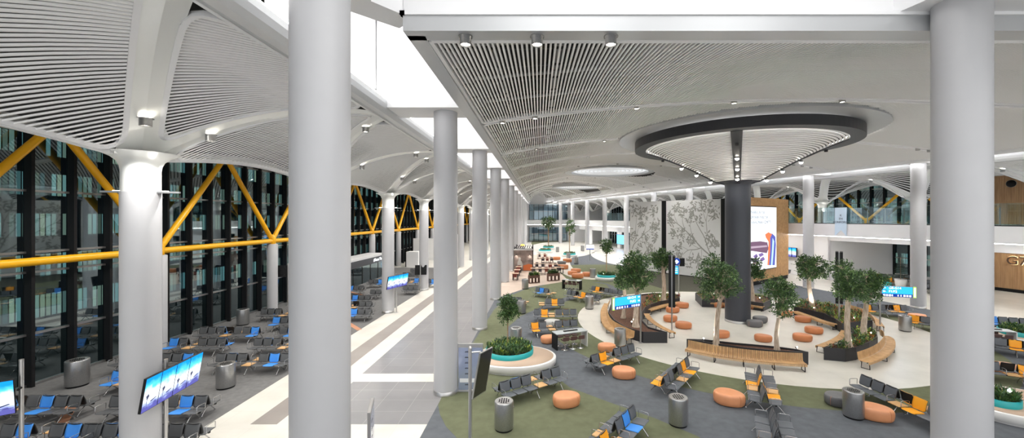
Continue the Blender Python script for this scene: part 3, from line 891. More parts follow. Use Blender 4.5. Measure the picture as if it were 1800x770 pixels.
# screens with signs in the far shop fronts
M['scr_blue'] = emat('blue screen', (.12,.42,.95), 2.2); M['scr_white'] = emat('white screen', (.85,.93,1), 2.5); M['scr_orange'] = mat('orange panel', (.75,.32,.07), .5)
def wallscreen(s_, t, z0, z1, w, m, label):
    root = thing('light_panel', label, 'screen', FR.p(s_, t, z0), atan2(FR.s.y, FR.s.x))
    b = MB(); b.box(-w/2,.0,0,w/2,.09,z1-z0); b.build('casing', M['black'], root)
    b = MB(); b.box(-w/2+.06,.09,.06,w/2-.06,.10,z1-z0-.06); b.build('display', m, root)
    b = MB(); b.box(-.08,-.06,-(z0),.08,.02,.4); b.build('stand', M['steel'], root)
wallscreen(43.5, 6.5, 1.6, 2.6, 4.4, M['scr_blue'], 'wide blue lit sign before the dark shop front left of the mural wall')
wallscreen(35.5, 6.3, 1.0, 2.0, 2.6, M['scr_white'], 'bright white and blue screen counter near the left edge of the mural wall')
wallscreen(62.0, 6.4, .4, 3.2, 2.4, M['scr_orange'], 'orange lit panel between white columns in the far right arcade')
wallscreen(69.0, 6.4, 1.0, 3.2, 3.4, M['scr_blue'], 'blue lit shop screen deep in the far right arcade')
# banner over the balustrade
bp = FR.p(17.9, 3.86, 0)
root = thing('banner', 'pale blue swallow-tailed banner hanging over the upper balustrade edge', 'banner', (bp.x,bp.y,0), atan2(-FR.s.y,-FR.s.x))
b = MB(); b.prism([(-.62,5.15),(0,5.75),(.55,5.15),(.55,8.05),(-.62,8.05)], 0, .02, Matrix.Rotation(pi/2,4,'X')); b.build('cloth', mat('pale blue cloth', (.62,.76,.90), .7), root, fix=True)
put_text('K\nEN\nKONFORLU', .30, mat('navy print', (.03,.06,.12), .6), (0,-.04,6.9), (1,0,0), (0,0,1), root, .004, local=True)

# ============================ MURAL WALL BLOCK ============================
W0 = Vector((12.3,54,0)); W1 = Vector((20.75,43.9,0)); W2 = Vector((20.95,40.25,0)); W3 = Vector((28.9,46.2,0)); W4 = Vector((27.0,48.6,0)); W5 = Vector((14.2,56.0,0))
ctr = Vector((20.5,47,0))
root = thing('exhibition_wall', 'tall wedge shaped wall block with white tree murals and an oak side with a big screen', 'wall', ctr)
def inset(pts, d):
    return [p+(ctr-p).normalized()*d for p in pts]
b = MB(); b.prism([(p.x-ctr.x,p.y-ctr.y) for p in inset([W0,W1,W2,W3,W4,W5],.35)], 0, 8.95); b.build('core', M['blackmatte'], root)
def face_pt(A, B, px):
    """distance along A-B hit by a survey column px"""
    k = (px-948)/F; # X = k*Y
    d = B-A; u = (k*A.y-A.x)/(d.x-k*d.y); return u
def wall_panel(A,B,u0,u1,z0,z1,m,nm,th=.12):
    a = A.lerp(B,u0); c = A.lerp(B,u1); d = (B-A).normalized(); n = Vector((d.y,-d.x,0))
    if (ctr-a).dot(n) > 0: n = -n
    b = MB(); q = [a,c,c-n*th,a-n*th]; b.prism([(p.x-ctr.x,p.y-ctr.y) for p in q], z0, z1); return b.build(nm, m, root)
uA,uB,uC,uD = [face_pt(W0,W1,x) for x in (1107,1163,1171,1267)]
M['mural_white'] = mat('white mural panel', (.72,.72,.72), .55)
M['mural_leaf'] = mat('grey mural print', (.33,.33,.31), .6)
pan1 = wall_panel(W0,W1,uA,uB,.12,9.12,M['mural_white'],'mural_panel')
pan2 = wall_panel(W0,W1,uC,uD,.12,9.12,M['mural_white'],'mural_panel')
wall_panel(W0,W1,0,uA,.0,9.15,M['black'],'dark_strip'); wall_panel(W0,W1,uB,uC,0,9.15,M['black'],'dark_strip',.2); wall_panel(W0,W1,uD,1,0,9.15,M['black'],'dark_strip')
wall_panel(W1,W2,0,1,0,9.15,M['black'],'dark_strip')
oak = wall_panel(W2,W3,0,1,.42,9.12,M['oak'],'oak_cladding')
wall_panel(W2,W3,0.01,.985,0,.42,M['black'],'plinth')
wall_panel(W3,W4,0,1,.42,9.12,M['oak'],'oak_cladding'); wall_panel(W4,W5,0,1,.1,9.12,M['mural_white'],'back_panel'); wall_panel(W5,W0,0,1,.1,9.12,M['black'],'dark_strip')
# battens of the oak side
d = (W3-W2).normalized(); L = (W3-W2).length; nn = Vector((d.y,-d.x,0))
b = MB(); a = .05
while a < L-.05:
    p = W2+d*a; q = p+d*.07
    b.prism([(v.x-ctr.x,v.y-ctr.y) for v in (p,q,q+nn*.02,p+nn*.02)], .42, 9.1); a += .13
b.build('batten', M['oak_slat'], oak)
# screen on the oak side
us0, us1 = face_pt(W2,W3,1303), face_pt(W2,W3,1363)
def oak_p(px, z, off=.06): 
    u = face_pt(W2,W3,px); p = W2.lerp(W3,u)+nn*off; return Vector((p.x-ctr.x,p.y-ctr.y,z))
def oak_z(px, py):
    p = W2.lerp(W3, face_pt(W2,W3,px)); return 7-(py-383)*p.y/F
za, zb = 8.15, 1.55
a_,c_ = W2.lerp(W3,us0), W2.lerp(W3,us1)
b = MB(); b.prism([(v.x-ctr.x,v.y-ctr.y) for v in (a_,c_,c_+nn*.09,a_+nn*.09)], zb-.08, za+.08); scr = b.build('screen_frame', M['black'], root)
M['scr_w'] = emat('screen white', (.93,.94,1.0), 1.05)
b = MB(); b.prism([(v.x-ctr.x,v.y-ctr.y) for v in (a_+nn*.09,c_+nn*.09,c_+nn*.10,a_+nn*.10)], zb, za); b.build('screen', M['scr_w'], scr)
def oak_poly(pts, m, off, nm='screen_picture'):
    vs = [oak_p(x, oak_z(x,y), off) for x,y in pts]; n = len(vs)
    b = MB(); b.add(vs, [tuple(range(n))]); b.build(nm, m, scr, fix=False)
oak_poly([(1306,430),(1320,425),(1335,424),(1347,426),(1349,437),(1346,445),(1320,441),(1306,441)], emat('screen plum',(.22,.13,.20),.8), .112)
oak_poly([(1306,434),(1346,431),(1347,434),(1306,438)], emat('screen mauve',(.55,.42,.52),.8), .114)
oak_poly([(1343,413),(1348,409),(1356,411),(1361,416),(1362,430),(1360,466),(1349,466),(1351,436),(1350,422),(1344,416)], emat('screen navy',(.10,.12,.42),1.0), .113)
oak_poly([(1343,412),(1349,408),(1355,412),(1352,418),(1352,440),(1350,466),(1347,466),(1349,425),(1344,417)], emat('screen red',(.90,.22,.10),.9), .115)
oak_poly([(1356,418),(1359,424),(1358,440),(1356,466),(1353,466),(1355,438)], emat('screen light blue',(.45,.65,1.0),1.0), .116)
for q in ([(1322,450),(1328,446),(1331,451),(1325,455)],[(1331,447),(1338,444),(1341,448),(1334,452)],[(1318,457),(1326,453),(1332,458),(1324,463)],[(1334,455),(1340,451),(1343,456),(1337,460)]):
    oak_poly(q, emat('screen violet',(.25,.17,.42),.8), .112)
mid = oak_p(1337, 7.05, .112); mid = oak_p(1335.5,7.05,.112)
put_text("İSTANBUL'UN YÜK", .40, mat('screen text', (.05,.17,.25), .6), oak_p(1329,7.55,.112), d, (0,0,1), scr, .003, local=True)
put_text("DÜNYANIN EN BÜYÜK", .40, bpy.data.materials['screen text'], oak_p(1332,7.05,.112), d, (0,0,1), scr, .003, local=True)
put_text("HAVALİMANI HİZMETTE", .40, bpy.data.materials['screen text'], oak_p(1337,6.52,.112), d, (0,0,1), scr, .003, local=True)
# tree murals: flat printed branches and leaves on the white panels
dm = (W1-W0).normalized(); nm_ = Vector((dm.y,-dm.x,0)); nm_ = -nm_ if (ctr-W0).dot(nm_) > 0 else nm_
LW = (W1-W0).length
def wpt(px, py):
    u = face_pt(W0,W1,px); p = W0.lerp(W1,u); return (u*LW, 7-(py-383)*p.y/F)
def wpos(a, z, off=.006):
    p = W0+dm*a+nm_*off; return Vector((p.x-ctr.x,p.y-ctr.y,z))
def mural(strokes, lim, parent, seed):
    rnd = random.Random(seed); b = MB(); a0,a1 = lim
    def seg(p,q,w0,w1):
        dx,dz = q[0]-p[0],q[1]-p[1]; l = sqrt(dx*dx+dz*dz) or 1; nx,nz = -dz/l,dx/l
        b.add([wpos(p[0]+nx*w0,p[1]+nz*w0),wpos(p[0]-nx*w0,p[1]-nz*w0),wpos(q[0]-nx*w1,q[1]-nz*w1),wpos(q[0]+nx*w1,q[1]+nz*w1)],[(0,1,2,3)])
    def leaf(c,ang,l):
        pts = []
        for t,s in ((0,0),(.3,.17),(.65,.15),(1,0),(.65,-.15),(.3,-.17)):
            x = c[0]+cos(ang)*t*l-sin(ang)*s*l; z = c[1]+sin(ang)*t*l+cos(ang)*s*l
            pts.append((max(a0,min(a1,x)),max(.2,min(9.05,z))))
        b.add([wpos(x,z,.008+rnd.random()*.003) for x,z in pts],[tuple(range(6))])
    def cluster(c, n=13, R=.42):
        for _ in range(n):
            a = rnd.uniform(0,2*pi); r = R*sqrt(rnd.random())
            leaf((c[0]+r*cos(a)*.8,c[1]+r*sin(a)*1.2),rnd.uniform(0,2*pi),rnd.uniform(.26,.52))
    for pts,w in strokes:
        q = [wpt(*p) for p in pts]; n = len(q)
        sm = []
        for i in range(n-1):
            p0,p1,p2,p3 = q[max(i-1,0)],q[i],q[i+1],q[min(i+2,n-1)]
            for j in range(5):
                t = j/5; sm.append(tuple(.5*(2*p1[k]+(p2[k]-p0[k])*t+(2*p0[k]-5*p1[k]+4*p2[k]-p3[k])*t*t+(3*p1[k]-p0[k]-3*p2[k]+p3[k])*t**3) for k in (0,1)))
        sm.append(q[-1]); m = len(sm)
        for i in range(m-1): seg(sm[i],sm[i+1],w*.55*(1-.75*i/m),w*.55*(1-.75*(i+1)/m))
        cluster(sm[-1], 20, .58)
        if len(q) > 2: cluster(((q[-2][0]+q[-1][0])/2+rnd.uniform(-.3,.3),(q[-2][1]+q[-1][1])/2), 10, .45)
    return b.build('tree_print', M['mural_leaf'], parent)
c5 = lambda L_: [(1100+x/4.811, 340+y/4.811) for x,y in L_]
mural([(c5([(720,530),(640,460),(560,370),(500,310),(440,260),(395,225),(380,215)]),.16),(c5([(640,460),(590,475),(530,480),(490,510),(455,545)]),.11),
 (c5([(590,400),(555,330),(545,260),(550,200)]),.08),(c5([(500,310),(480,240),(480,190),(485,150)]),.07),(c5([(720,520),(690,450),(670,380),(625,300),(590,230),(570,150),(565,120)]),.12),
 (c5([(690,360),(685,300),(680,230),(695,160),(705,90)]),.08),(c5([(680,240),(660,180),(650,140),(625,105)]),.06),(c5([(695,240),(730,200),(755,165)]),.05),(c5([(440,260),(415,200),(410,150),(425,110)]),.05),
 (c5([(395,225),(370,200)]),.05),(c5([(500,310),(450,290),(405,310),(395,345)]),.05),(c5([(540,350),(500,340),(465,350)]),.05),(c5([(560,480),(540,520),(535,580)]),.05),(c5([(620,465),(560,430),(550,395)]),.05),
 (c5([(690,440),(700,400),(705,375)]),.06),(c5([(700,470),(740,440),(760,420)]),.05),(c5([(530,480),(470,450),(440,465)]),.05),(c5([(640,470),(640,540),(620,580)]),.05),(c5([(600,250),(630,225)]),.04)],
 (uC*LW+.1,uD*LW-.1), pan2, 3)
mural([(c5([(55,470),(70,430),(110,390),(160,340),(200,310),(260,260)]),.13),(c5([(80,400),(95,340),(110,290),(135,250)]),.07),(c5([(85,350),(85,280),(90,210),(75,120)]),.07),(c5([(150,345),(165,290),(170,230),(155,150)]),.07),
 (c5([(200,310),(230,240),(240,180),(245,140)]),.06),(c5([(115,400),(160,420),(200,440),(220,490)]),.07),(c5([(160,340),(165,370),(170,380)]),.04),(c5([(70,420),(60,370),(60,340)]),.05),(c5([(110,390),(105,440),(115,470)]),.05),
 (c5([(200,320),(235,350),(240,375)]),.05),(c5([(120,260),(120,220),(118,150)]),.05),(c5([(160,420),(180,470),(190,510)]),.05),(c5([(220,300),(255,300)]),.05)],
 (uA*LW+.1,uB*LW-.1), pan1, 5)

# ============================ SEATING ============================
PITCH = .49
def seat_col(name, c, rough=.5): return mat(name, c, rough)
M['seat_g'] = seat_col('grey seat shell', (.10,.11,.125)); M['seat_b'] = seat_col('blue seat shell', (.05,.26,.72)); M['seat_y'] = seat_col('amber seat shell', (.85,.36,.01))
M['seat_d'] = seat_col('charcoal seat shell', (.085,.088,.092))
M['shell_back'] = mat('black shell back', (.012,.012,.013), .45)
M['table_wood'] = wood_mat('light wood top', (.66,.40,.18), (.55,.32,.14), .45, (8,2,2))
# seat pan: x across, -y front; backrest leans back
def slab(sections, th, wfun, n=8):
    """sections: list of (y,z) centre line; gives a curved slab of thickness th"""
    b = MB(); k = len(sections); vs = []
    nrm = []
    for i in range(k):
        a = sections[max(i-1,0)]; c = sections[min(i+1,k-1)]; dy,dz = c[0]-a[0],c[1]-a[1]; l = sqrt(dy*dy+dz*dz); nrm.append((-dz/l, dy/l))
    for side in (0,1):
        for i,(y,z) in enumerate(sections):
            w = wfun(i/(k-1))
            for j in range(n+1):
                u = -1+2*j/n
                dish = -.014*(1-u*u)
                o = dish - (th if side else 0)
                vs.append((u*w/2, y+nrm[i][0]*o, z+nrm[i][1]*o))
    m = n+1; fs = []
    for i in range(k-1):
        for j in range(n):
            a = i*m+j; fs.append((a,a+1,a+m+1,a+m)); c = k*m+a; fs.append((c,c+m,c+m+1,c+1))
    for i in range(k-1):
        a = i*m; fs.append((a,a+m,k*m+a+m,k*m+a)); a = i*m+n; fs.append((a,k*m+a,k*m+a+m,a+m))
    for j in range(n):
        fs.append((j,k*m+j,k*m+j+1,j+1)); a = (k-1)*m+j; fs.append((a,a+1,k*m+a+1,k*m+a))
    b.add(vs, fs, True); return b
def rw(t, w, c=.16): # rounded ends
    e = 0
    if t < c: e = 1-sqrt(max(0,1-((c-t)/c)**2))
    if t > 1-c: e = 1-sqrt(max(0,1-((t-1+c)/c)**2))
    return w*(1-.22*e)
pan_sec = [(-.22,.385),(-.21,.40),(-.17,.41),(-.08,.407),(.02,.397),(.12,.388),(.19,.385),(.215,.39)]
back_sec = [(.205,.415),(.218,.46),(.235,.54),(.255,.63),(.285,.72),(.315,.79),(.325,.80)]
pan_me = {c: slab(pan_sec,.022,lambda t: rw(t,.45)).mesh('seat', M['seat_'+c]) for c in 'gbyd'}
back_me = {c: slab(back_sec,.014,lambda t: rw(t,.43)).mesh('backrest', M['seat_'+c]) for c in 'gbyd'}
bk = slab([(y+.018,z) for y,z in back_sec],.014,lambda t: rw(t,.435)); backshell_me = bk.mesh('back_shell', M['shell_back'])
b = MB(); b.box(-.2,-.2,.385,.2,.18,.41); table_me = b.mesh('table_top', M['table_wood'])
b = MB(); b.tube([(0,.16,.40),(0,.17,.60),(0,.10,.615),(0,-.12,.615),(0,-.17,.60),(0,-.17,.40)], .011, 6); arm_me = b.mesh('armrest', M['chrome'])
b = MB(); b.tube([(0,.0,.34),(0,-.16,.16),(0,-.29,.012)], .017, 8); b.tube([(0,.0,.34),(0,.18,.16),(0,.30,.012)], .017, 8); b.tube([(0,-.30,.010),(0,-.25,.010)],.02,8); b.tube([(0,.26,.010),(0,.31,.010)],.02,8)
b.box(-.02,-.18,.33,.02,.16,.365); leg_me = b.mesh('leg_frame', M['chrome'])
beam_cache = {}
def beam_me(n):
    if n not in beam_cache:
        b = MB(); w = n*PITCH/2; b.box(-w+.03,-.03,.32,w-.03,.03,.36); beam_cache[n] = b.mesh('beam', M['black'])
    return beam_cache[n]
NU = [0]
def seating(p, ang, front, back, label, group, gap=.66):
    """p: middle of the front row on the floor; ang: 0 = front row looks along -Y; patterns g b y t, left to right as seen from its front"""
    NU[0] += 1
    root = thing('beam_seating', label, 'seats', (p[0],p[1],0.0085), ang, group)
    rows = [(front, 0, 0)]
    if back: rows.append((back[::-1], pi, gap))       # back pattern is given left to right in the same direction as the front one
    for pat, ra, oy in rows:
        n = len(pat); mt = Matrix.Translation((0,oy,0)) @ Matrix.Rotation(ra,4,'Z')
        def pl(me, x):
            o = link(me.name, me, root); o.matrix_local = mt @ Matrix.Translation((x,0,0)); return o
        pl(beam_me(n), 0)
        for i,c in enumerate(pat):
            x = (i-(n-1)/2)*PITCH
            if c == 't': pl(table_me, x)
            elif c in 'gbyd':
                pl(pan_me[c], x); pl(back_me[c], x); pl(backshell_me, x)
            if c != ' ' and (i == 0 or (c == 't') != (pat[i-1] == 't')): pl(arm_me, x-PITCH/2)
        pl(arm_me, n*PITCH/2)
        for x in ([-(n/2-.6)*PITCH, (n/2-.6)*PITCH] if n < 5 else [-(n/2-.6)*PITCH, 0, (n/2-.6)*PITCH]): pl(leg_me, x)
    return root
def row2(pa, pb, front, back, label, group, z=.40):
    """row between two surveyed seat-front points (pa = left end seen from its front)"""
    A = P(*pa, z); B = P(*pb, z); d = (B-A).normalized(); mid = (A+B)/2
    n = Vector((-d.y,d.x,0))          # towards the back of the row
    c = mid+n*.22
    return seating((c.x,c.y), atan2(d.y,d.x), front, back, label, group)
GH = 'beam seating in the hall'; GL = 'beam seating in the left wing'; GF = 'beam seating far in the left wing'
row2((890,700),(998,667),'gggtgg','gbgtgg','grey seat unit with one blue back-row seat, between round planter and orange ottoman',GH)
row2((1051,647),(1131,622),'gytggg','ggtgyg','seat unit with one amber seat in front, between two orange ottomans',GH)
row2((1190,687),(1231,647),'ggtgyg','ytgggg','slanting seat unit with amber seat, just behind the middle steel bin',GH)
# unit with both rows seen from above
A = P(1348,712,.4); B = P(1336,660,.4); dd = (B-A).normalized(); c = (A+B)/2
seating((c.x+.33,c.y), atan2(dd.y,dd.x)  , 'gytggg'[::-1][::-1], 'ggtygg', 'double seat unit pointing at the long slatted bench, amber seats both sides', GH)
A = P(1366,800,.4); B = P(1354,752,.4)
seating(((A.x+B.x)/2+.40,(A.y+B.y)/2-.2), atan2(dd.y,dd.x), 'ggtggg', 'ggtggg', 'grey double seat unit cut by the bottom edge right of centre', GH)
row2((1086,800),(1130,752),'gytgbg','ggtggg','seat unit with a blue seat cut by the bottom edge, nearest the camera',GH)
row2((1503,681),(1650,748),'gggtygg','gggytgg','dark seat unit with amber seats behind the bin and ottomans beside the right front column',GH)
row2((937,583),(1020,577),'ygtggg','ggtgyg','seat unit with amber first seat, directly behind the bar table',GH)
row2((938,557),(1015,557),'gytggg','ggtgyg','seat unit with amber second seat, behind the grey ottoman',GH)
row2((945,537),(994,537),'tgyg','tggg','short seat unit of four places in the middle of the slate carpet',GH)
row2((989,519),(1052,529),'ggtyggg','ggtggg','slanting grey seat unit in front of the bin at the cream plaza edge',GH)
row2((1032,511),(1090,521),'gytgggg','ggggtg','grey seat unit nearest the small round planter, one amber seat',GH)
row2((930,513),(972,519),'gbgt','gbgt','seat unit with one blue seat in front of the cafe planter boxes',GH)
row2((888,533),(930,535),'ggt','ggt','short dark seat unit half hidden by the small tree crown',GH)
row2((1524,548),(1597,549),'gyggtyg','gggggg','seat unit with amber seats under the right blue sign',GH)
row2((1608,568),(1660,576),'yggg','ygg','seat unit beside the round column in the right row, amber end seat',GH)
row2((1748,610),(1830,622),'ggygg','gggg','dark seat unit in front of the bar table on the right edge',GH)
row2((1744,657),(1860,672),'ygtygg','yggg','seat unit with amber seats round an ottoman at the right edge',GH)
row2((1757,571),(1830,576),'bgggg','ggg','seat unit with a blue end seat behind the right edge planter',GH)
# left wing rows
def rowx(x0, x1, y, front, back, label, grp=GL):
    A = P(x0,y,.40); B = P(x1,y,.40); c = (A+B)/2
    n = len(front); w = (B.x-A.x)
    return seating((c.x, c.y+.2), 0, front, back, label, grp)
conv = lambda s: s.replace('g','d')
L = [ (363,500,643.5,'gggtgbg','gbgtggg','seat unit behind the front left bin, blue sixth seat'),
 (275,392,613.5,'bgtggg','ggtggb','seat unit with blue left seat behind the four blue screens'),
 (427,560,613.5,'gggtgbg','gbgtggg','grey seat unit left of the huge column, wooden table in its middle'),
 (334,449,591.5,'gggtggb','ggbgtgg','seat unit ending in a blue seat, in front of the far left bin'),
 (480,590,591.5,'gbggtgg','ggtggg','seat unit with blue second seat beside the huge column edge'),
 (462,520,572,'bgg','ggg','short seat unit starting with a blue seat, behind the far left bin'),
 (440,548,556,'gggtggg','gbgtggg','dark seat unit beside the white pillar of the glass facade'),
 (182,330,643.5,'ggtgggb','gggtggg','seat unit ending in a blue seat, half hidden by the screens column'),
 (176,280,678,'btggg','ggtgg','seat unit starting with a blue seat right of the far facade bin'),
 (-40,119,728,'gtgbgg'[:6],'bgtggg','seat unit with blue seat left of the flared column, third from the bottom left'),
 (160,350,728,'gggtgbg','ggggtgg','seat unit passing behind the flared column, blue seat right of it'),
 (-20,121,785,'ggbtgbg'[1:],'ggtggg','seat unit cut by the bottom left edge'),
 (146,300,785,'ggbtggg','gbbtggg','seat unit cut by the bottom edge in front of the flared column')]
for x0,x1,y,f_,bk_,lb in L: rowx(x0,x1,y,conv(f_),conv(bk_),lb)
L2 = [(560,660,556,'ggtbgg','ggtggg','seat unit with a blue seat right of the huge column, nearest of that group'),
 (560,668,541.5,'gggtgg','ggtggg','grey seat unit right of the huge column, second of that group'),
 (560,668,529.5,'gggbgg','gggggg','seat unit right of the huge column, third of that group with one blue seat'),
 (640,672,519,'gg','gg','pair of seats beside the second wing column'),
 (570,645,511.5,'gggbgg','gggggg','seat unit in front of the terrace shop front'),
 (640,674,499.5,'ggb','ggg','short seat unit ending in blue in front of the terrace shop'),
 (700,738,511.5,'ggg','ggg','three seats right of the second wing column under the screens'),
 (694,740,497,'ggtb','ggtg','seat unit with blue end seat in front of the third wing column'),
 (698,742,486.5,'gggg','gggg','seat unit behind the screens right of the second wing column'),
 (714,744,479,'ggg','ggg','small far seat unit before the white box wall'),
 (752,768,499,'gbg','ggg','far seats with a blue one right of the third wing column'),
 (560,520,530,'','','')]
for x0,x1,y,f_,bk_,lb in L2[:-1]: rowx(x0,x1,y,conv(f_),conv(bk_),lb,GF)
# right recess seats
p = FR.p(13.5, 12.5); 
for i,(s_,t,f_,lb) in enumerate([(19.5,8.4,'gggyg','dark seat unit inside the right recess nearest the white wall'),(17.0,9.6,'ggygg','seat unit with amber seat inside the right recess behind the conifer pot'),(14.5,11.5,'gyggyg','seat unit farther inside the right recess by the dark window'),(18.5,12.5,'yggggg','seat unit deep inside the right recess beside the side wall'),(12.5,9.0,'ggygg','seat unit in the right recess behind the round column')]):
    p = FR.p(s_,t); seating((p.x,p.y), -.35, f_, f_[::-1], lb, 'seats in the right recess')
p = FR.p(25.5, 4.9); seating((p.x,p.y), atan2(-FR.s.y,-FR.s.x), 'ggg', '', 'three dark seats against the white wall right of the oak block', 'seats in the right recess')

# ============================ BINS ============================
b = MB(); b.lathe([(.285,.0),(.285,.05),(.31,.055),(.315,.07),(.315,.90),(.308,.925),(.295,.935)], 40, cap=False); bin_body = b.mesh('body', M['steel'])
b = MB(); b.lathe([(.296,.934),(.29,.936),(.23,.93),(.001,.925)], 40, cap=False); bin_lid = b.mesh('lid', M['steel_light'])
b = MB()
for i in range(5):
    for j in range(5):
        if abs(i-2)+abs(j-2) < 4: b.box(-.17+i*.075,-.17+j*.075,.931,-.13+i*.075,-.135+j*.075,.94)
bin_slots = b.mesh('slot', M['black'])
b = MB(); b.lathe([(.29,.0),(.29,.055)], 32, cap=False); bin_base = b.mesh('base', M['black'])
def bin_at(px, py, label, sc=1.0, z=.009):
    q = P(px,py); root = thing('waste_bin', label, 'bin', (q.x,q.y,z), 0, 'round steel bins')
    link('body', bin_body, root); link('base', bin_base, root); l = link('lid', bin_lid, root); link('slot', bin_slots, l)
    root.scale = (sc,sc,sc)
bins = [(136,678,'wide brushed steel bin standing by the left glass facade',1.16),(397,681,'brushed steel bin on grey carpet behind the four blue screens',1.06),(427,571,'steel bin far in the left wing near the facade',1.1),
 (886,754,'steel bin at the bottom left of the hall in front of the seats',1),(1192,746,'steel bin in the bottom middle below the slanting seats',1),(1500,733,'steel bin on slate carpet between grey and orange ottomans',1),
 (1591,582,'steel bin on the cream plaza edge below the right blue sign',1),(907,606,'steel bin behind the round planter with the small tree',1),(917,551,'steel bin behind the small tree crown',1),(1036,543,'steel bin at the far left rim of the cream plaza',1.05),
 (1090,608,'steel bin beside the curved slatted bench on the left',1),(923,508,'steel bin in front of the cafe tables',1.05),(1013,464,'steel bin behind the far orange ottomans',1.1),(1042,488,'steel bin beside the small round planter behind the bar table',1.1),
 (999,455,'steel bin in front of the middle far round planter',1.1),(980,443,'steel bin behind the far left planters',1.1),(1024,441,'steel bin on the far cream path',1.2),(1067,444,'steel bin next to the blue sign in the far hall',1.2)]
for x,y,lb,sc in bins: bin_at(x,y,lb,sc)

# ============================ OTTOMANS ============================
M['leather'] = mat('tan leather', (.64,.275,.13), .42, noise=.06, nscale=4, bump=.05)
M['leather_dark'] = mat('cognac leather', (.52,.19,.075), .4, noise=.06, nscale=4, bump=.05)
M['fabric_grey'] = mat('grey leather', (.12,.12,.125), .55, noise=.06, nscale=4)
M['fabric_pale'] = mat('pale grey leather', (.42,.42,.40), .55)
def pebble(n=36):
    prof = [(.88,.015),(.955,.06),(.985,.14),(1.0,.22),(.99,.30),(.955,.355),(.89,.388),(.75,.40),(.4,.405),(.001,.406)]
    b = MB(); vs=[]; fs=[]
    for r,z in prof:
        for i in range(n):
            a = 2*pi*i/n; R = .49*(1+.055*cos(2*a)+.035*cos(3*a+.6)); vs.append((R*r*cos(a),R*r*sin(a)*.86,z))
    for k in range(len(prof)-1):
        for i in range(n):
            j=(i+1)%n; fs.append((k*n+i,k*n+j,(k+1)*n+j,(k+1)*n+i))
    b.add(vs,fs,True); return b
pm = {}
for nm,m in (('o','leather'),('d','leather_dark'),('g','fabric_grey'),('w','fabric_pale')): pm[nm] = pebble().mesh('cushion', M[m])
b = MB(); b.lathe([(.40,0),(.40,.03)],28,sy=.86); ped = b.mesh('plinth', M['black'])
b = MB()
for a in (-.7, 1.5, 3.6):
    pts = []
    for r,z in [(1.0,.05),(1.004,.14),(1.012,.22),(1.002,.30),(.965,.36),(.90,.392)]:
        R = .49*(1+.055*cos(2*a)+.035*cos(3*a+.6)); pts.append((R*r*cos(a),R*r*sin(a)*.86,z))
    b.tube(pts,.005,4)
seam = b.mesh('seam', M['leather_dark'])
def ottoman(px, py, kind, label, group, sc=1.0, rz=0):
    q = P(px,py); root = thing('ottoman', label, 'ottoman', (q.x,q.y,.0125), rz, group)
    link('cushion', pm[kind], root); link('plinth', ped, root); link('seam', seam, root); root.scale = (sc,sc,sc*.98)
G1 = 'orange leather ottomans on the carpet'; G2 = 'orange leather ottomans on the cream plaza'
for i,(x,y,k,lb,g,sc,rz) in enumerate([
 (995,712,'o','orange ottoman right of the grey seat unit and planter',G1,1.02,.2),(1096,663,'o','orange ottoman in front of the seat unit with the amber seat',G1,1.0,-.2),(1066,617,'o','orange ottoman left of the steel bin at the plaza edge',G1,.92,0),
 (964,602,'o','orange ottoman half hidden behind the bar table',G1,.92,.5),(1281,709,'o','orange ottoman alone on slate carpet below the long bench',G1,1.08,-.5),(1537,735,'o','orange ottoman right of the steel bin at the right front',G1,1.04,-.5),(1474,711,'g','dark grey ottoman left of the right front bin',G1,.95,0),
 (971,574,'w','pale grey ottoman between two rows of seats',G1,1.05,0),(1612,563,'o','orange ottoman on olive carpet beside the right column',G1,1.05,0),(1765,655,'o','pale orange ottoman between amber seats at the right edge',G1,1.0,0),
 (1178,565,'d','ottoman nearest the inner left bench',G2,.95,.3),(1201,577,'d','ottoman lowest of the left plaza group',G2,.98,-.3),(1199,541,'d','ottoman highest of the left plaza group',G2,.98,.1),(1182,549,'d','ottoman behind the tall black pylon',G2,.98,.1),
 (1268,593,'d','ottoman behind the trunk of the large front tree',G2,.92,.2),(1341,600,'d','ottoman behind the long bench between two trunks',G2,.9,-.3),(1326,574,'g','nearer dark grey ottoman touching the canopy column',G2,.98,0),(1336,567,'g','farther dark grey ottoman behind the canopy column',G2,1,.4),
 (1265,540,'d','ottoman left behind the canopy column',G2,1.0,.4),(1323,543,'d','ottoman peeking out right of the canopy column',G2,.95,.1),(1380,555,'d','ottoman behind the right tree crown',G2,.95,0),(1411,566,'d','ottoman in front of the long inner right bench',G2,.95,-.3),
 (1430,586,'d','right one of the two lower right plaza ottomans',G2,.95,-.4),(1410,599,'d','left one of the two lower right plaza ottomans',G2,.95,-.4),(1349,0,'','','',0,0),
 (978,457,'d','small far ottoman beside the cafe shrubs',G1,1.3,0),(997,461,'d','far ottoman left of the far steel bin',G1,1.4,0),(987,465,'g','far dark ottoman among the orange ones',G1,1.3,0),(989,473,'d','far ottoman beside the cafe tables',G1,1.5,0),(1012,479,'d','far ottoman rear one of the far three',G1,1.25,0),(1006,483,'d','far ottoman left one of the far three',G1,1.15,0),(1015,489,'d','far ottoman front left one of the far three',G1,1.35,0),(1033,486,'d','far ottoman right of the far three',G1,1.3,0)]):
    if k: ottoman(x,y,k,lb,g,sc,rz)

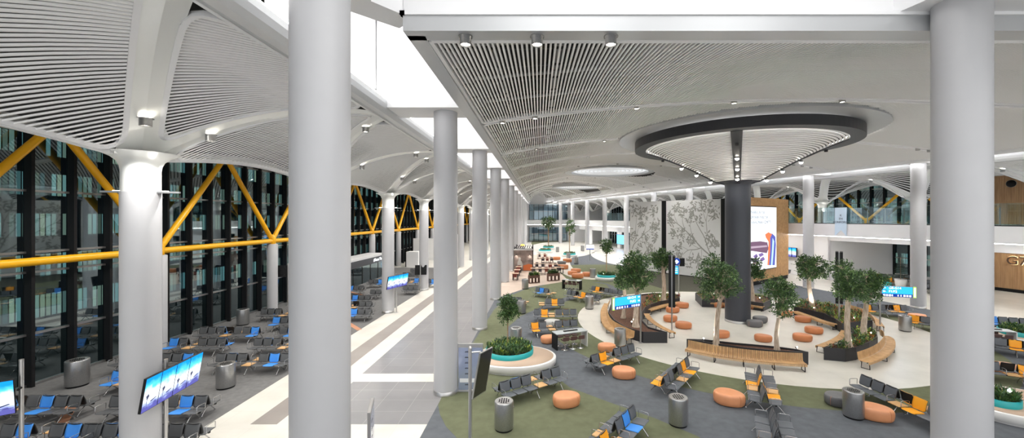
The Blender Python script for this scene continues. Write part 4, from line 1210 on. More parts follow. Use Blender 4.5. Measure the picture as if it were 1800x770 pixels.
# ============================ PLANTING HELPERS ============================
def leafm(name, c, r=.5): return mat(name, c, r, noise=.25, nscale=20)
GREENS = [leafm('leaf dark green', (.022,.060,.016)), leafm('leaf green', (.055,.125,.030)), leafm('leaf light green', (.15,.25,.07))]
SHRUB = [leafm('shrub green', (.05,.13,.03)), leafm('shrub lime', (.26,.34,.04)), leafm('shrub dark', (.03,.07,.025)), leafm('shrub red', (.38,.06,.03)), leafm('shrub orange', (.50,.20,.03))]
M['bark'] = wood_mat('pale bark', (.62,.51,.41), (.33,.25,.18), .8, (14,14,3))
M['bark_thin'] = wood_mat('thin stem bark', (.42,.29,.17), (.28,.18,.10), .8, (14,14,3))
M['mulch'] = mat('brown mulch', (.10,.045,.025), .95, noise=.5, nscale=14, bump=1.0)
M['soil'] = mat('dark soil', (.045,.03,.02), .95, noise=.4, nscale=14, bump=1.0)
M['planter_black'] = mat('anthracite planter sheet', (.022,.022,.026), .45)
M['teal'] = mat('teal planter ring', (.015,.36,.37), .4)
M['whitebase'] = mat('white solid surface', (.72,.71,.69), .35)
class LeafMesh:
    def __init__(s, mats): s.v=[]; s.f=[]; s.mi=[]; s.mats=mats
    def leaf(s, p, d, up, l, w, mi):
        d = d.normalized(); a = d.cross(up)
        if a.length < 1e-3: a = d.cross(Vector((1,0,0)))
        a.normalize(); n = a.cross(d); b = len(s.v)
        q = [p, p+d*l*.45+a*w*.5+n*w*.12, p+d*l-n*w*.15, p+d*l*.45-a*w*.5+n*w*.12]
        s.v += [tuple(x) for x in q]; s.f.append((b,b+1,b+2,b+3)); s.mi.append(mi)
    def build(s, name, parent=None, loc=None):
        me = bpy.data.meshes.new(name); me.from_pydata(s.v,[],s.f)
        for m in s.mats: me.materials.append(m)
        me.polygons.foreach_set('material_index', s.mi); me.update()
        return link(name, me, parent, loc)
def rvec(r):
    while 1:
        v = Vector((r.uniform(-1,1),r.uniform(-1,1),r.uniform(-1,1)))
        if .1 < v.length < 1: return v.normalized()
def crown(blobs, n, ls, seed, mats=GREENS, shell=.35):
    r = random.Random(seed); L = LeafMesh(mats); tot = sum(b[3]**2 for b in blobs)
    for (x,y,z,R) in blobs:
        k = int(n*R*R/tot)
        ncl = max(6, int(k/14))
        for _ in range(ncl):
            u = rvec(r); c = Vector((x,y,z))+Vector((u.x,u.y,u.z*.85))*R*(shell+(1.22-shell)*r.random()**.7)
            for _ in range(14):
                d = (rvec(r)+u*.7+Vector((0,0,.15))).normalized()
                q = c+rvec(r)*ls*1.5*r.random()
                mi = r.choices([0,1,2],[.42,.40,.18])[0]
                L.leaf(q, d, rvec(r), ls*r.uniform(.7,1.25), ls*r.uniform(.35,.55), mi)
    return L
def tree(base, h, tr, blobs, n, label, group, seed, lean=(0,0), ls=.13, thin=False, cat='tree', name='indoor_tree'):
    """blobs: crown lumps (dx,dy,z,R) relative to base"""
    r = random.Random(seed); root = thing(name, label, cat, base, 0, group)
    fork = min(b[2]-b[3]*.55 for b in blobs)
    pts = []; rs = []
    k = 9
    for i in range(k+1):
        t = i/k; w = .05*(0 if thin else 1)
        pts.append((lean[0]*t+w*sin(t*5+seed), lean[1]*t+w*cos(t*4+seed)-w*cos(seed), fork*t)); rs.append(tr*(1.45-.6*t**.35 if i else 1.7) if not thin else tr)
    b = MB(); b.vtube(pts, rs, 10); b.build('trunk', M['bark_thin' if thin else 'bark'], root)
    b = MB()
    for (x,y,z,R) in blobs:
        b.vtube([pts[-2], (pts[-1][0]*.5+x*.5, pts[-1][1]*.5+y*.5, (fork+z)/2+.05), (x,y,z+R*.3)], [tr*.62, tr*.38, tr*.12], 6)
        for _ in range(2 if thin else 5):
            u = rvec(r); u.z = abs(u.z)*.6; b.vtube([(x*.6,y*.6,z-.15*R),(x+u.x*R*.75,y+u.y*R*.75,z+u.z*R*.7)],[tr*.25,tr*.07],5)
    b.build('branches', M['bark_thin' if thin else 'bark'], root)
    crown(blobs, n, ls, seed).build('foliage', root)
    return root
def shrubs(poly, z, n, label, cat, seed, mats=SHRUB, h=.35, wts=(.42,.2,.24,.08,.06), floppy=1.0, grp=None):
    """dense bed planting inside a polygon: one object nobody could count"""
    r = random.Random(seed); L = LeafMesh(mats); xs=[p[0] for p in poly]; ys=[p[1] for p in poly]
    def inside(x,y):
        c = False; m = len(poly)
        for i in range(m):
            x1,y1 = poly[i][0],poly[i][1]; x2,y2 = poly[(i+1)%m][0],poly[(i+1)%m][1]
            if (y1>y) != (y2>y) and x < (x2-x1)*(y-y1)/(y2-y1)+x1: c = not c
        return c
    k = 0; t = 0
    while k < n and t < n*40:
        t += 1; x = r.uniform(min(xs),max(xs)); y = r.uniform(min(ys),max(ys))
        if not inside(x,y): continue
        k += 1; hh = h*r.uniform(.5,1.15); mi = r.choices(range(len(mats)), wts[:len(mats)])[0]
        for _ in range(13):
            a = r.uniform(0,2*pi); d = Vector((cos(a)*floppy, sin(a)*floppy, r.uniform(.4,1.6)))
            zz = z+hh*r.random()*.8
            m2 = mi if r.random() < .7 else r.choices(range(len(mats)), wts[:len(mats)])[0]
            L.leaf(Vector((x+cos(a)*.05,y+sin(a)*.05,zz)), d, Vector((0,0,1)), hh*.55, hh*.16, m2)
    o = L.build('bed_plants'); o['kind'] = 'stuff'; tag(o, label, cat, grp); return o
def star_lamp(p, label, power=160):
    root = thing('garden_spotlight', label, 'spotlight', p, 0, 'small garden spotlights in the planters')
    b = MB(); b.tube([(0,0,-.05),(0,0,.14)], .012, 6); b.tube([(0,.05,.12),(0,-.05,.17)],.035,10); b.build('body', M['black'], root)
    b = MB(); b.tube([(0,-.051,.1705),(0,-.055,.1725)],.032,10); b.build('lens', M['lamp'], root)
    l = spot((0,0,0), power, (0,-.15,1), 150, .6, .03); l.parent = root; l.location = (0,-.07,.24)

# ============================ PLANTERS ============================
def catmull(pts, n=5):
    out = []; m = len(pts)
    for i in range(m-1):
        p0,p1,p2,p3 = [Vector((*pts[max(0,min(m-1,i+k))][:2],0)) for k in (-1,0,1,2)]
        for j in range(n):
            t = j/n; out.append(.5*((2*p1)+(p2-p0)*t+(2*p0-5*p1+4*p2-p3)*t*t+(3*p1-p0-3*p2+p3)*t**3))
    out.append(Vector((*pts[-1][:2],0))); return out
def offset_poly(pts, d):
    m = len(pts); A = sum(pts[i][0]*pts[(i+1)%m][1]-pts[(i+1)%m][0]*pts[i][1] for i in range(m)); sgn = 1 if A > 0 else -1
    out = []
    for i in range(m):
        a = Vector((pts[i][0]-pts[i-1][0], pts[i][1]-pts[i-1][1])); b = Vector((pts[(i+1)%m][0]-pts[i][0], pts[(i+1)%m][1]-pts[i][1]))
        if a.length < 1e-6 or b.length < 1e-6: out.append((pts[i][0],pts[i][1])); continue
        a.normalize(); b.normalize(); na = Vector((-a.y,a.x)); nb = Vector((-b.y,b.x)); n = (na+nb)
        if n.length < .2: n = na
        else: n = n.normalized()/max(.5,sqrt((1+na.dot(nb))/2))
        out.append((pts[i][0]+n.x*d*sgn, pts[i][1]+n.y*d*sgn))
    return out
def planter(pix, h, label, soil='mulch'):
    pts = [P(x,y,h) for x,y in pix]; c = sum(pts, Vector())/len(pts)
    loc = [(p.x-c.x,p.y-c.y) for p in pts]; inn = offset_poly(loc,.05); m = len(loc)
    root = thing('planter_bed', label, 'planter', (c.x,c.y,.012), 0, 'black curved planter beds on the plaza')
    b = MB()
    vs = [(*p,.0) for p in loc]+[(*p,h) for p in loc]+[(*p,h) for p in inn]+[(*p,h-.2) for p in inn]
    fs = []
    for k in range(3):
        for i in range(m): fs.append((k*m+i,k*m+(i+1)%m,(k+1)*m+(i+1)%m,(k+1)*m+i))
    b.add(vs,fs); b.build('wall_sheet', M['planter_black'], root, fix=True)
    b = MB(); b.prism(inn, h-.35, h-.09); b.build('soil', M[soil], root)
    return [(p[0]+c.x,p[1]+c.y) for p in inn], root
H_ = .62
pl_left, _ = planter([(1131,584),(1100,575),(1080,563),(1069,549),(1073,536),(1086,526),(1114,519),(1150,515),(1195,518),(1195,524),(1183,526),(1160,530),(1144,535),(1134,541),(1128,550),(1130,564),(1140,575),(1173,584)], H_, 'long curved black planter on the left plaza side with mulch and flowers')
pl_front, _ = planter([(1207,596),(1230,599),(1257,604),(1313,612),(1367,617),(1421,619),(1400,614),(1375,610.5),(1340,607),(1290,602.5),(1240,597)], H_, 'thin crescent black planter behind the long slatted bench')
pl_r1, _ = planter([(1448,611),(1486,614),(1505,611),(1528,602),(1543,592),(1541,584),(1534,578),(1506,577),(1489,593),(1476,604)], H_, 'wedge shaped black planter at the right front of the plaza with two trees')
pl_r2, _ = planter([(1395,539),(1409,528),(1473,539),(1520,552),(1534,563),(1480,569),(1469,561),(1448,551),(1419,544)], H_, 'long black planter at the right rear of the plaza full of bushes')
pl_b, _ = planter([(1222,515),(1246,513),(1300,515),(1345,520),(1356,527),(1342,533),(1320,530),(1274,527),(1234,526)], H_, 'black planter behind the canopy column')
def half(poly, test): return [p for p in poly if test(p)]
shrubs([P(*q,H_) for q in [(1131,541),(1140,520),(1195,519),(1193,523),(1165,528),(1145,533)]], H_-.1, 90, 'flowering red and yellow bushes in the upper part of the left planter', 'bushes', 11, wts=(.4,.2,.2,.12,.08))
shrubs(pl_r1, H_-.1, 120, 'green and lime bushes under the two trees in the right front planter', 'bushes', 12, wts=(.38,.30,.22,.05,.05))
shrubs(pl_r2, H_-.1, 260, 'mixed green, lime and red bushes in the long right rear planter', 'bushes', 13, wts=(.36,.26,.2,.12,.06))
shrubs(pl_b, H_-.1, 120, 'low green bushes in the planter behind the canopy column', 'bushes', 14, h=.26)
star_lamp(P(1236,600,H_-.08), 'small glaring garden spotlight at the left end of the long bench planter')
star_lamp(P(1335,527,H_-.08), 'small garden spotlight in the planter right of the canopy column')
star_lamp(P(1495,606,H_-.05), 'small garden spotlight in the right front planter')
star_lamp(P(1160,524,H_-.05), 'small garden spotlight among the left planter flowers')

for x,y,lb in ((1110,570,'garden spotlight in the mulch at the foot of the dense left tree'),(1086,545,'garden spotlight at the outer bend of the left planter'),(1530,590,'garden spotlight at the foot of the right tree of the pair'),(1430,545,'garden spotlight beneath the round crowned tree'),(1500,563,'garden spotlight at the right end of the long rear planter'),(1255,520,'garden spotlight in the planter left behind the canopy column'),(1400,616,'garden spotlight at the right end of the thin crescent planter')):
    star_lamp(P(x,y,H_-.05), lb)
# ============================ BENCHES ============================
def bench(pix, z, back, side, label, grp, nlegs=5):
    """pix: front edge of the seat as surveyed at height z; side=+1 seat lies left of the path"""
    pts = catmull([P(x,y,z) for x,y in pix], 8)
    L = [0]
    for a,b_ in zip(pts,pts[1:]): L.append(L[-1]+(b_-a).length)
    def at(s):
        for i in range(len(pts)-1):
            if s <= L[i+1] or i == len(pts)-2:
                t = (s-L[i])/max(1e-6,L[i+1]-L[i]); d = (pts[i+1]-pts[i]).normalized(); return pts[i].lerp(pts[i+1],t), d
    c = sum(pts, Vector())/len(pts)
    root = thing('slatted_bench', label, 'bench', (c.x,c.y,.012), 0, grp)
    dep = .42
    seat = [(0,z-.13),(0,z-.02),(.03,z),(dep*.55,z-.012),(dep*.9,z+.0)]
    bk_ = [(dep*.92,z+.0),(dep*.99,z+.05),(dep*1.04,z+.20),(dep*1.08,z+.35)]
    b1 = MB(); b2 = MB(); s = .02
    def strip(b, prof, s0, w, th=.02):
        p,d = at(s0); n = Vector((-d.y,d.x,0))*side; q = p-c
        A = [q+n*a+Vector((0,0,zz))-d*w/2 for a,zz in prof]; B = [q+n*a+Vector((0,0,zz))+d*w/2 for a,zz in prof]
        k = len(prof); nr = []
        for i in range(k):
            a0 = prof[max(0,i-1)]; a1 = prof[min(k-1,i+1)]; dx,dz = a1[0]-a0[0],a1[1]-a0[1]; l = sqrt(dx*dx+dz*dz); nr.append((-n*(-dz/l)*-1 if False else n*(dz/l)*1+Vector((0,0,-dx/l)))*th)
        A2 = [v+w_ for v,w_ in zip(A,nr)]; B2 = [v+w_ for v,w_ in zip(B,nr)]
        vs = A+B+A2+B2; fs = []
        for i in range(k-1): fs += [(i,i+1,k+i+1,k+i),(2*k+i,3*k+i,3*k+i+1,2*k+i+1),(i,2*k+i,2*k+i+1,i+1),(k+i,k+i+1,3*k+i+1,3*k+i)]
        fs += [(0,k,3*k,2*k),(k-1,3*k-1,4*k-1,2*k-1)]
        b.add(vs,fs)
    while s < L[-1]:
        strip(b1, seat, s, .036)
        if back: strip(b2, bk_, s, .036)
        s += .058
    b1.build('seat', M['oak_slat'], root, fix=True)
    if back: b2.build('backrest', M['oak_slat'], root, fix=True)
    # rails under the slats
    b = MB()
    for off,zz in ((.08,z-.05),(dep*.8,z-.04)):
        b.tube([p_-c+Vector((-d_.y,d_.x,0))*side*off+Vector((0,0,zz)) for p_,d_ in [at(L[-1]*i/14) for i in range(15)]], .02, 6)
    b.build('rail', M['black'], root)
    if back:
        # solid wide slats at the joints
        b = MB()
        for i in range(nlegs): pass
    for i in range(nlegs):
        p,d = at(.12+(L[-1]-.24)*i/(nlegs-1)); n = Vector((-d.y,d.x,0))*side; q = p-c
        b = MB(); b.tube([q+n*.04+Vector((0,0,z-.05)), q+n*.02+Vector((0,0,.015)), q+n*(dep*.85)+Vector((0,0,.015)), q+n*(dep*.8)+Vector((0,0,z-.05))], .02, 6); b.build('leg', M['black'], root)
    return root
GB1 = 'slatted oak benches with backrest'; GB2 = 'slatted oak benches without backrest'
bench([(1204,614),(1257,625),(1313,633),(1367,638),(1421,641)], .37, True, 1, 'long curved slatted oak bench with backrest in the front of the plaza', GB1, 5)
bench([(1062,533),(1056,546),(1056.5,561),(1063,573),(1080,584),(1103,595)], .37, True, 1, 'curved slatted bench with backrest on the left outer plaza side', GB1, 5)
bench([(1528,638),(1551,629),(1567,618),(1574,606),(1572,596),(1563,591)], .37, True, 1, 'curved slatted bench with backrest on the right outer plaza side', GB1, 4)
bench([(1555,574),(1545,562),(1528,552),(1503,544)], .37, True, 1, 'slatted bench with backrest behind the right sign pole', GB1, 3)
bench([(1188,584),(1175,578),(1160,570),(1147,560),(1141,551)], .37, False, 1, 'lower inner bench along the left planter', GB2, 4)
bench([(1144,545),(1160,540),(1176,536),(1202,531)], .37, False, 1, 'upper inner bench along the left planter', GB2, 4)
bench([(1478,580),(1472,589),(1457,598),(1433,607)][::-1], .37, False, -1, 'short inner bench beside the right front planter', GB2, 3) if False else bench([(1433,607),(1457,598),(1472,589),(1478,580)][::-1], .37, False, 1, 'short inner bench beside the right front planter', GB2, 3)
bench([(1393,547),(1419,556),(1444,565),(1467,571)], .37, False, 1, 'long inner bench in front of the right rear planter', GB2, 4)
bench([(1236,531),(1275,534),(1320,537),(1341,540)], .37, False, 1, 'inner bench in front of the planter behind the canopy column', GB2, 4)

# ============================ TREES ============================
GT = 'leafy trees in the plaza planters'
def tr(px, py, z, scale_blobs, n, label, seed, r=.13, lean=(0,0), ls=.14):
    b = P(px,py,z); b.z = z-.12
    return tree(b, 0, r, scale_blobs, n, label, GT, seed, lean, ls)
def blobs_from(px, py, zb, items, depth=.15):
    """crown lumps given as (px,py,radius_px) at the tree's own distance"""
    b = P(px,py,zb); out = []; rr = random.Random(int(px))
    for x,y,R in items:
        out.append(((x-948)*b.y/F-b.x, rr.uniform(-depth,depth)*3, 7-(y-383)*b.y/F-(zb-.12), R*b.y/F))
    return out
T = [(1257,603,[(1250,470,17),(1240,486,17),(1268,480,22),(1285,487,17),(1265,503,24),(1290,508,13),(1245,512,15),(1258,457,10)],5200,'largest leafy tree, in front of the canopy column',21,.14,(.3,0)),
 (1366,612,[(1368,500,15),(1358,510,15),(1384,508,14),(1372,525,18),(1388,526,11),(1366,545,12)],3800,'bushy tree over the right half of the long bench',22,.12,(.1,0)),
 (1119,572,[(1115,455,15),(1106,467,18),(1126,466,17),(1113,484,22),(1131,485,14),(1102,487,14),(1120,498,14)],5200,'dense tree in the mulch of the left planter behind the sign',23,.15,(0,0)),
 (1097,557,[(1096,492,12),(1090,497,9)],1200,'small tree left of the dense tree in the left planter',24,.11,(0,0)),
 (1166,527,[(1158,452,10),(1170,450,11),(1164,462,13),(1177,463,8)],2000,'slim tree in the upper left planter in front of the mural',25,.12,(0,0)),
 (1321,529,[(1326,463,9),(1322,478,11),(1330,482,8)],1300,'tree half hidden behind the canopy column',26,.12,(0,0)),
 (1427,541,[(1415,462,12),(1432,464,13),(1424,478,15),(1440,480,10),(1412,472,9)],2800,'round crowned tree in the right rear planter',27,.13,(-.2,0)),
 (1492,609,[(1488,473,14),(1480,487,16),(1498,490,16),(1484,508,18),(1500,512,14),(1474,513,10)],4600,'tree nearest the camera in the right front planter',28,.16,(0,0)),
 (1520,590,[(1520,487,14),(1528,497,16),(1536,488,9),(1518,510,15),(1540,510,9),(1530,522,10)],3400,'right tree of the pair in the right front planter',29,.15,(.1,0))]
for x,y,it,n,lb,sd,r_,ln in T:
    bl = blobs_from(x,y,H_,it); bb = P(x,y,H_)
    tr(x,y,H_,bl,n,lb,sd,r_*bb.y/24,ln,.15*max(.8,bb.y/24))

# ============================ ROUND TEAL PLANTERS ============================
def round_planter(px, py, R, label, ti=None, base=None, h=.36, ring=.26, seed=1, plants=170):
    q = P(px,py); root = thing('round_planter', label, 'planter', (q.x,q.y,.012), 0, 'round white planters with a teal ring')
    bx_, by_, br = base if base else (0,0,R*1.28)
    b = MB(); b.lathe([(br-.06,0),(br-.06,.05),(br,.08),(br,h-.02),(br-.02,h),(R-.02,h),(R-.02,h-.1)], 64, Matrix.Translation((bx_,by_,0)), cap=False) if not base else b.lathe([(br-.06,0),(br-.06,.05),(br,.08),(br,h-.02),(br-.02,h),(.01,h)], 64, Matrix.Translation((bx_,by_,0)), cap=False, sy=.8)
    b.build('bench_base', M['whitebase'], root)
    if base:
        b = MB(); b.lathe([(br-.12,h+.002),(br-.12,h+.014),(.01,h+.014)], 64, Matrix.Translation((bx_,by_,0)), cap=False, sy=.78); b.build('wood_inlay', mat('pale oak inlay', (.50,.37,.27), .5), root)
    b = MB(); b.lathe([(R,h-.1),(R+.03,h),(R+.03,h+ring),(R-.02,h+ring),(R-.02,h+ring-.1)], 56, cap=False); b.build('teal_ring', M['teal'], root)
    b = MB(); b.lathe([(R-.02,h+ring-.09),(.01,h+ring-.06)], 40, cap=False); b.build('soil', M['soil'], root)
    poly = [(q.x+(R-.06)*cos(a*pi/12), q.y+(R-.06)*sin(a*pi/12)) for a in range(24)]
    shrubs(poly, h+ring-.06, plants, 'low green plants in the '+label.split(',')[0].replace('with teal ring ','')+(' nearer one' if seed == 34 else ' farther one' if seed == 35 else ''), 'plants', seed, SHRUB[:3], .30, (.5,.16,.34), .7)
    if ti: tree((q.x+ti[0],q.y+ti[1],h+ring-.05), 0, .03*ti[4], ti[2], ti[3], ti[5], 'slender trees in the round planters', seed, (0,0), .12*ti[4], True)
    return q
round_planter(896,634,1.13,'round planter with teal ring left of the hall, nearest the camera', (-.12,.25,[(0,0,2.0,.42),(.12,0,1.75,.36),(-.15,.1,2.3,.30),(-.12,-.1,1.62,.32),(.1,0,2.4,.25)],2400,1.0,'slender potted tree in the nearest round planter by the walkway'), (.25,-.35,2.0), seed=31, plants=420)
round_planter(1066,492,1.0,'round planter with teal ring behind the bar tables', (0,0,[(0,0,3.4,.55),(.1,0,2.9,.45)],900,1.8,'slender tree in the small round planter behind the bar tables'), None, seed=32)
star_lamp(P(1066,492)+Vector((-.45,-.55,.60)), 'small glaring spotlight in the round planter behind the bar tables', 60)
round_planter(1001,451,1.1,'round planter with teal ring in the far middle of the hall', (0,0,[(0,0,5.2,.75),(.1,0,4.4,.7)],700,2.4,'slender tree in the far middle round planter'), None, seed=33, plants=90)
round_planter(958,444,1.2,'far left round planter, nearer one of two', None, None, seed=34, plants=90)
round_planter(964,438,1.2,'far left round planter, farther one of two', (0,0,[(-.6,0,5.6,1.0),(.6,0,5.8,1.0),(0,0,4.6,.9)],900,3.2,'wide slender tree in the far left round planter'), None, seed=35, plants=90)
round_planter(1754,726,.55,'small teal ringed planter at the bottom right edge', None, (.8,.1,1.9), seed=36, plants=120)
star_lamp(P(1754,726)+Vector((.2,-.1,.60)), 'small glaring spotlight in the bottom right planter')
round_planter(1800,600,1.0,'teal ringed planter at the right edge behind the bar table', None, (.2,0,1.9), seed=37, plants=200)
# conifers in pots
def conifer(px, py, h, pot_h, pot_r, label, seed):
    q = P(px,py); root = thing('potted_conifer', label, 'potted tree', (q.x,q.y,.0), 0, 'potted conifers')
    b = MB(); b.lathe([(pot_r*.68,0),(pot_r*.72,.03),(pot_r,pot_h),(pot_r*.92,pot_h),(pot_r*.9,pot_h-.1),(.01,pot_h-.1)], 32, cap=False); b.build('pot', M['whitebase'], root)
    b = MB(); b.tube([(0,0,pot_h-.1),(0,0,h)], .03, 6); b.build('trunk', M['bark'], root)
    r = random.Random(seed); L_ = LeafMesh([leafm('conifer green', (.06,.13,.07)), leafm('conifer dark', (.03,.08,.05))])
    zz = pot_h+.25
    while zz < h:
        R = (h-zz)/(h-pot_h)*pot_r*1.25+.08; m = 11
        for i in range(m):
            a = 2*pi*i/m+zz*3; 
            for k in range(9):
                t = (k+1)/9; p_ = Vector((cos(a)*R*t,sin(a)*R*t,zz-.12*R*t))
                for sgn in (-1,1):
                    L_.leaf(p_, Vector((cos(a+sgn*.9),sin(a+sgn*.9),.1)), Vector((0,0,1)), .20*(1.1-.5*t), .055, r.randint(0,1))
        zz += .17
    L_.build('foliage', root)
conifer(1583,507,3.1,.95,.5,'conifer in a white conical pot in front of the right recess',41)
conifer(1070,431,4.6,1.6,1.0,'far conifer in a white pot left of the mural wall',42)

# ============================ BAR TABLES AND STOOLS ============================
M['stool_seat'] = mat('brown stool seat', (.09,.045,.04), .5)
M['top_grey'] = mat('grey table top', (.42,.45,.46), .3)
b = MB(); b.lathe([(.19,0),(.19,.012),(.03,.03),(.018,.05),(.018,.50)], 20, cap=False); st_base = b.mesh('column_base', M['chrome'])
b = MB(); b.box(-.17,-.16,.50,.17,.16,.54); b.box(-.17,.13,.54,.17,.165,.70); st_seat = b.mesh('seat', M['stool_seat'])
def stool(x, y, a, label, grp='bar stools'):
    root = thing('bar_stool', label, 'stool', (x,y,.009), a, grp); link('column_base', st_base, root); link('seat', st_seat, root)
def bar_table(nl, nr, w, h, label, who, flip=False, dp=.65):
    """nl, nr: near-left and near-right foot points"""
    A = P(*nl); B = P(*nr); d = (B-A).normalized(); L_ = w; ang = atan2(d.y,d.x)
    root = thing('bar_table', label, 'table', (A.x,A.y,.009), ang, 'high work tables')
    b = MB(); b.box(0,0,h-.045,L_,dp,h); bevel(b.build('table_top', M['top_grey'], root), .006)
    b = MB(); b.box(0,0,0,.05,dp,h-.045); b.build('side_panel', M['black'] , root)
    b = MB(); b.box(L_-.05,0,0,L_,dp,h-.045); b.build('side_panel', M['whitebase'] if not flip else M['black'], root)
    b = MB(); b.box(L_*.3,dp*.42,h,L_*.75,dp*.62,h+.035); b.build('socket_strip', M['black'], root)
    for i,t in enumerate((.25,.5,.75)):
        for s in ((-1,'near'),(1,'far')):
            yy = -.02 if s[0] < 0 else dp+.02
            q = A+d*(L_*t)+Vector((-d.y,d.x,0))*yy
            stool(q.x,q.y,ang+(pi if s[0] < 0 else 0), f"{['left','middle','right'][i]} bar stool on the {s[1]} side of the {who}")
bar_table((979,617),(1035,609),1.85,.86,'high table with grey top and dark side panel beside the orange ottoman','front high table')
bar_table((988,508),(1020,511),1.85,.92,'high table with black side panel near the cafe','cafe side high table',True)
bar_table((1712,607),(1768,611),1.85,.86,'high table at the right edge behind the huge column','right edge high table')

# ============================ SIGNS ============================
M['sign_blue'] = emat('sign blue', (.03,.38,.85), 1.3); M['sign_navy'] = emat('sign navy', (.015,.05,.30), 1.0); M['sign_white'] = emat('sign white', (.95,.98,1), 1.6); M['sign_green'] = emat('sign green', (.45,.85,.12), 1.2)
def wayfinder(base, end, ztop, h, label, mirror):
    """pole at base, board from the pole to end"""
    A = Vector(base); B = Vector(end); d = (B-A); L_ = d.length; ang = atan2(d.y,d.x)
    root = thing('wayfinding_sign', label, 'sign', (A.x,A.y,.0125), ang, 'blue wayfinding signs on poles')
    b = MB(); b.tube([(0,0,0),(0,0,ztop+.05)], .045, 16); b.lathe([(.12,0),(.12,.015),(.05,.02)],20,cap=False); b.build('pole', M['steel'], root)
    z0 = ztop-h; b = MB(); b.box(.05,-.05,z0,L_,.05,ztop); bd = b.build('board', M['steel'], root)
    front = 1 if mirror else -1       # camera side in local y
    def pane(x0,x1,a,c,m,nm,th=.056):
        b = MB(); b.box(x0,min(0,front*th),a,x1,max(0,front*th),c); return b.build(nm, m, bd)
    gw = .16
    pane(.08,L_-gw-.04,z0+h*.30,ztop-.02,M['sign_blue'],'blue_field')
    pane(.08,L_-gw-.04,z0+.02,z0+h*.30,M['sign_navy'],'navy_field')
    pane(L_-gw,L_-.02,z0+.0,ztop,M['sign_green'],'green_field'); pane(L_-gw+.03,L_-.05,z0+.06,ztop-.06,M['sign_white'],'white_strip',.062)
    rt = Vector((-1 if mirror else 1,0,0)); y = front*.06
    X = lambda x: (L_-gw-x) if False else x
    if mirror:
        put_text('G8-14 ➔', .1, M['sign_white'], (0,0,-5), rt, (0,0,1), bd, .001, local=True) if False else None
    ax = .1+.55
    for i,t in enumerate(('G8-G14','F1/F2')):
        zz = ztop-h*(.17+.32*i)
        if mirror: put_text(t, .19, M['sign_white'], (.42,y,zz), rt, (0,0,1), bd, .002, 'RIGHT' if not mirror else 'RIGHT', local=True)
        else: put_text(t, .19, M['sign_white'], (.42,y,zz), rt, (0,0,1), bd, .002, 'LEFT', local=True)
        # arrow
        b = MB(); s = 1; c = .18
        pts = [(c-.07,zz),(c,zz+.06),(c,zz+.02),(c+.08,zz+.02),(c+.08,zz-.02),(c,zz-.02),(c,zz-.06)]
        n = len(pts); b.add([(p_[0],y,p_[1]) for p_ in pts]+[(p_[0],y-.003*(-front),p_[1]) for p_ in pts],[tuple(range(n)),tuple(range(n,2*n))]); b.build('arrow', M['sign_white'], bd)
    b = MB()
    for k in range(10):
        if k in (4,): continue
        x = .14+k*(L_-gw-.2)/10; w = .10 if k not in (3,5,6) else .05
        b.box(x,min(0,y),z0+.05,x+w,max(0,y)+(.002 if y > 0 else -.0),z0+.05+ .10)
        if y < 0: b.box(x,y-.002,z0+.05,x+w,y,z0+.15)
    b.build('pictograms', M['sign_white'], bd)
wayfinder(P(1126,604), (3.85,21.2,0), 2.72, .66, 'blue lit wayfinding sign on a steel pole in front of the left planter', False) if False else None
def sign_lr(base, end, ztop, h, label, pole_right):
    wayfinder(base, end, ztop, h, label, pole_right)
sign_lr(P(1126,603), (3.85,21.2,0), 2.72, .66, 'blue lit wayfinding sign on a steel pole in front of the left planter', True)
sign_lr(P(1547,581), (22.9,24.2,0), 2.78, .66, 'blue lit wayfinding sign on a steel pole at the right rear of the plaza', False)
def pylon(px, py, zt, zb, label):
    q = P(px,py); root = thing('screen_pylon', label, 'screen', (q.x,q.y,.0125), -atan2(q.x,q.y), 'tall black screen pylons')
    b = MB(); b.tube([(0,0,0),(0,0,zb+.2)], .045, 14); b.lathe([(.13,0),(.13,.015),(.05,.02)],20,cap=False); b.build('pole', M['steel'], root)
    for s in (-1,1):
        b = MB(); b.box(.035*s if s>0 else -.19,-.5,zb, .19 if s>0 else -.035,.5,zt); bevel(b.build('screen_back', M['black'], root), .01)
    b = MB(); b.box(-.035,-.42,zb+.05,.035,.42,zt-.02); b.build('spine', M['steel'], root)
pylon(1181,582,4.65,1.55,'tall black edge-on screen pylon beside the left inner bench')
pylon(1475,578,4.85,1.65,'tall black edge-on screen pylon beside the right front trees')
# smaller signs
q = P(1193,523); root = thing('wayfinding_sign', 'small blue sign with a round icon on a pole in front of the mural', 'sign', (q.x,q.y,.0))
b = MB(); b.tube([(0,0,0),(0,0,3.5)], .05, 10); b.build('pole', M['steel_light'], root)
b = MB(); b.box(-.45,-.05,2.05,-.05,.05,2.75); bd = b.build('board', M['sign_blue'], root)
b = MB(); b.box(-.38,-.056,2.55,-.12,-.05,2.6); b.box(-.38,-.056,2.38,-.12,-.05,2.43); b.box(-.38,-.056,2.2,-.12,-.05,2.25); b.build('lines', M['sign_white'], bd)
b = MB(); b.lathe([(.32,-.05),(.32,.05)], 24, Matrix.Translation((-.2,0,3.15)) @ Matrix.Rotation(pi/2,4,'X')); ic = b.build('round_icon', M['sign_navy'], root)
b = MB(); b.lathe([(.2,.0),(.2,.01)], 4, Matrix.Translation((-.2,-.052,3.15)) @ Matrix.Rotation(pi/2,4,'X')); b.build('diamond', M['sign_white'], ic)
b = MB(); b.box(.1,-.08,2.75,.5,.08,3.45); b.build('camera_box', M['black'], root)
q = P(1037,458); root = thing('wayfinding_sign', 'small far blue sign on a thin pole beside the far cream path', 'sign', (q.x,q.y,.0))
b = MB(); b.tube([(0,0,0),(0,0,2.7)], .06, 8); b.build('pole', M['steel'], root)
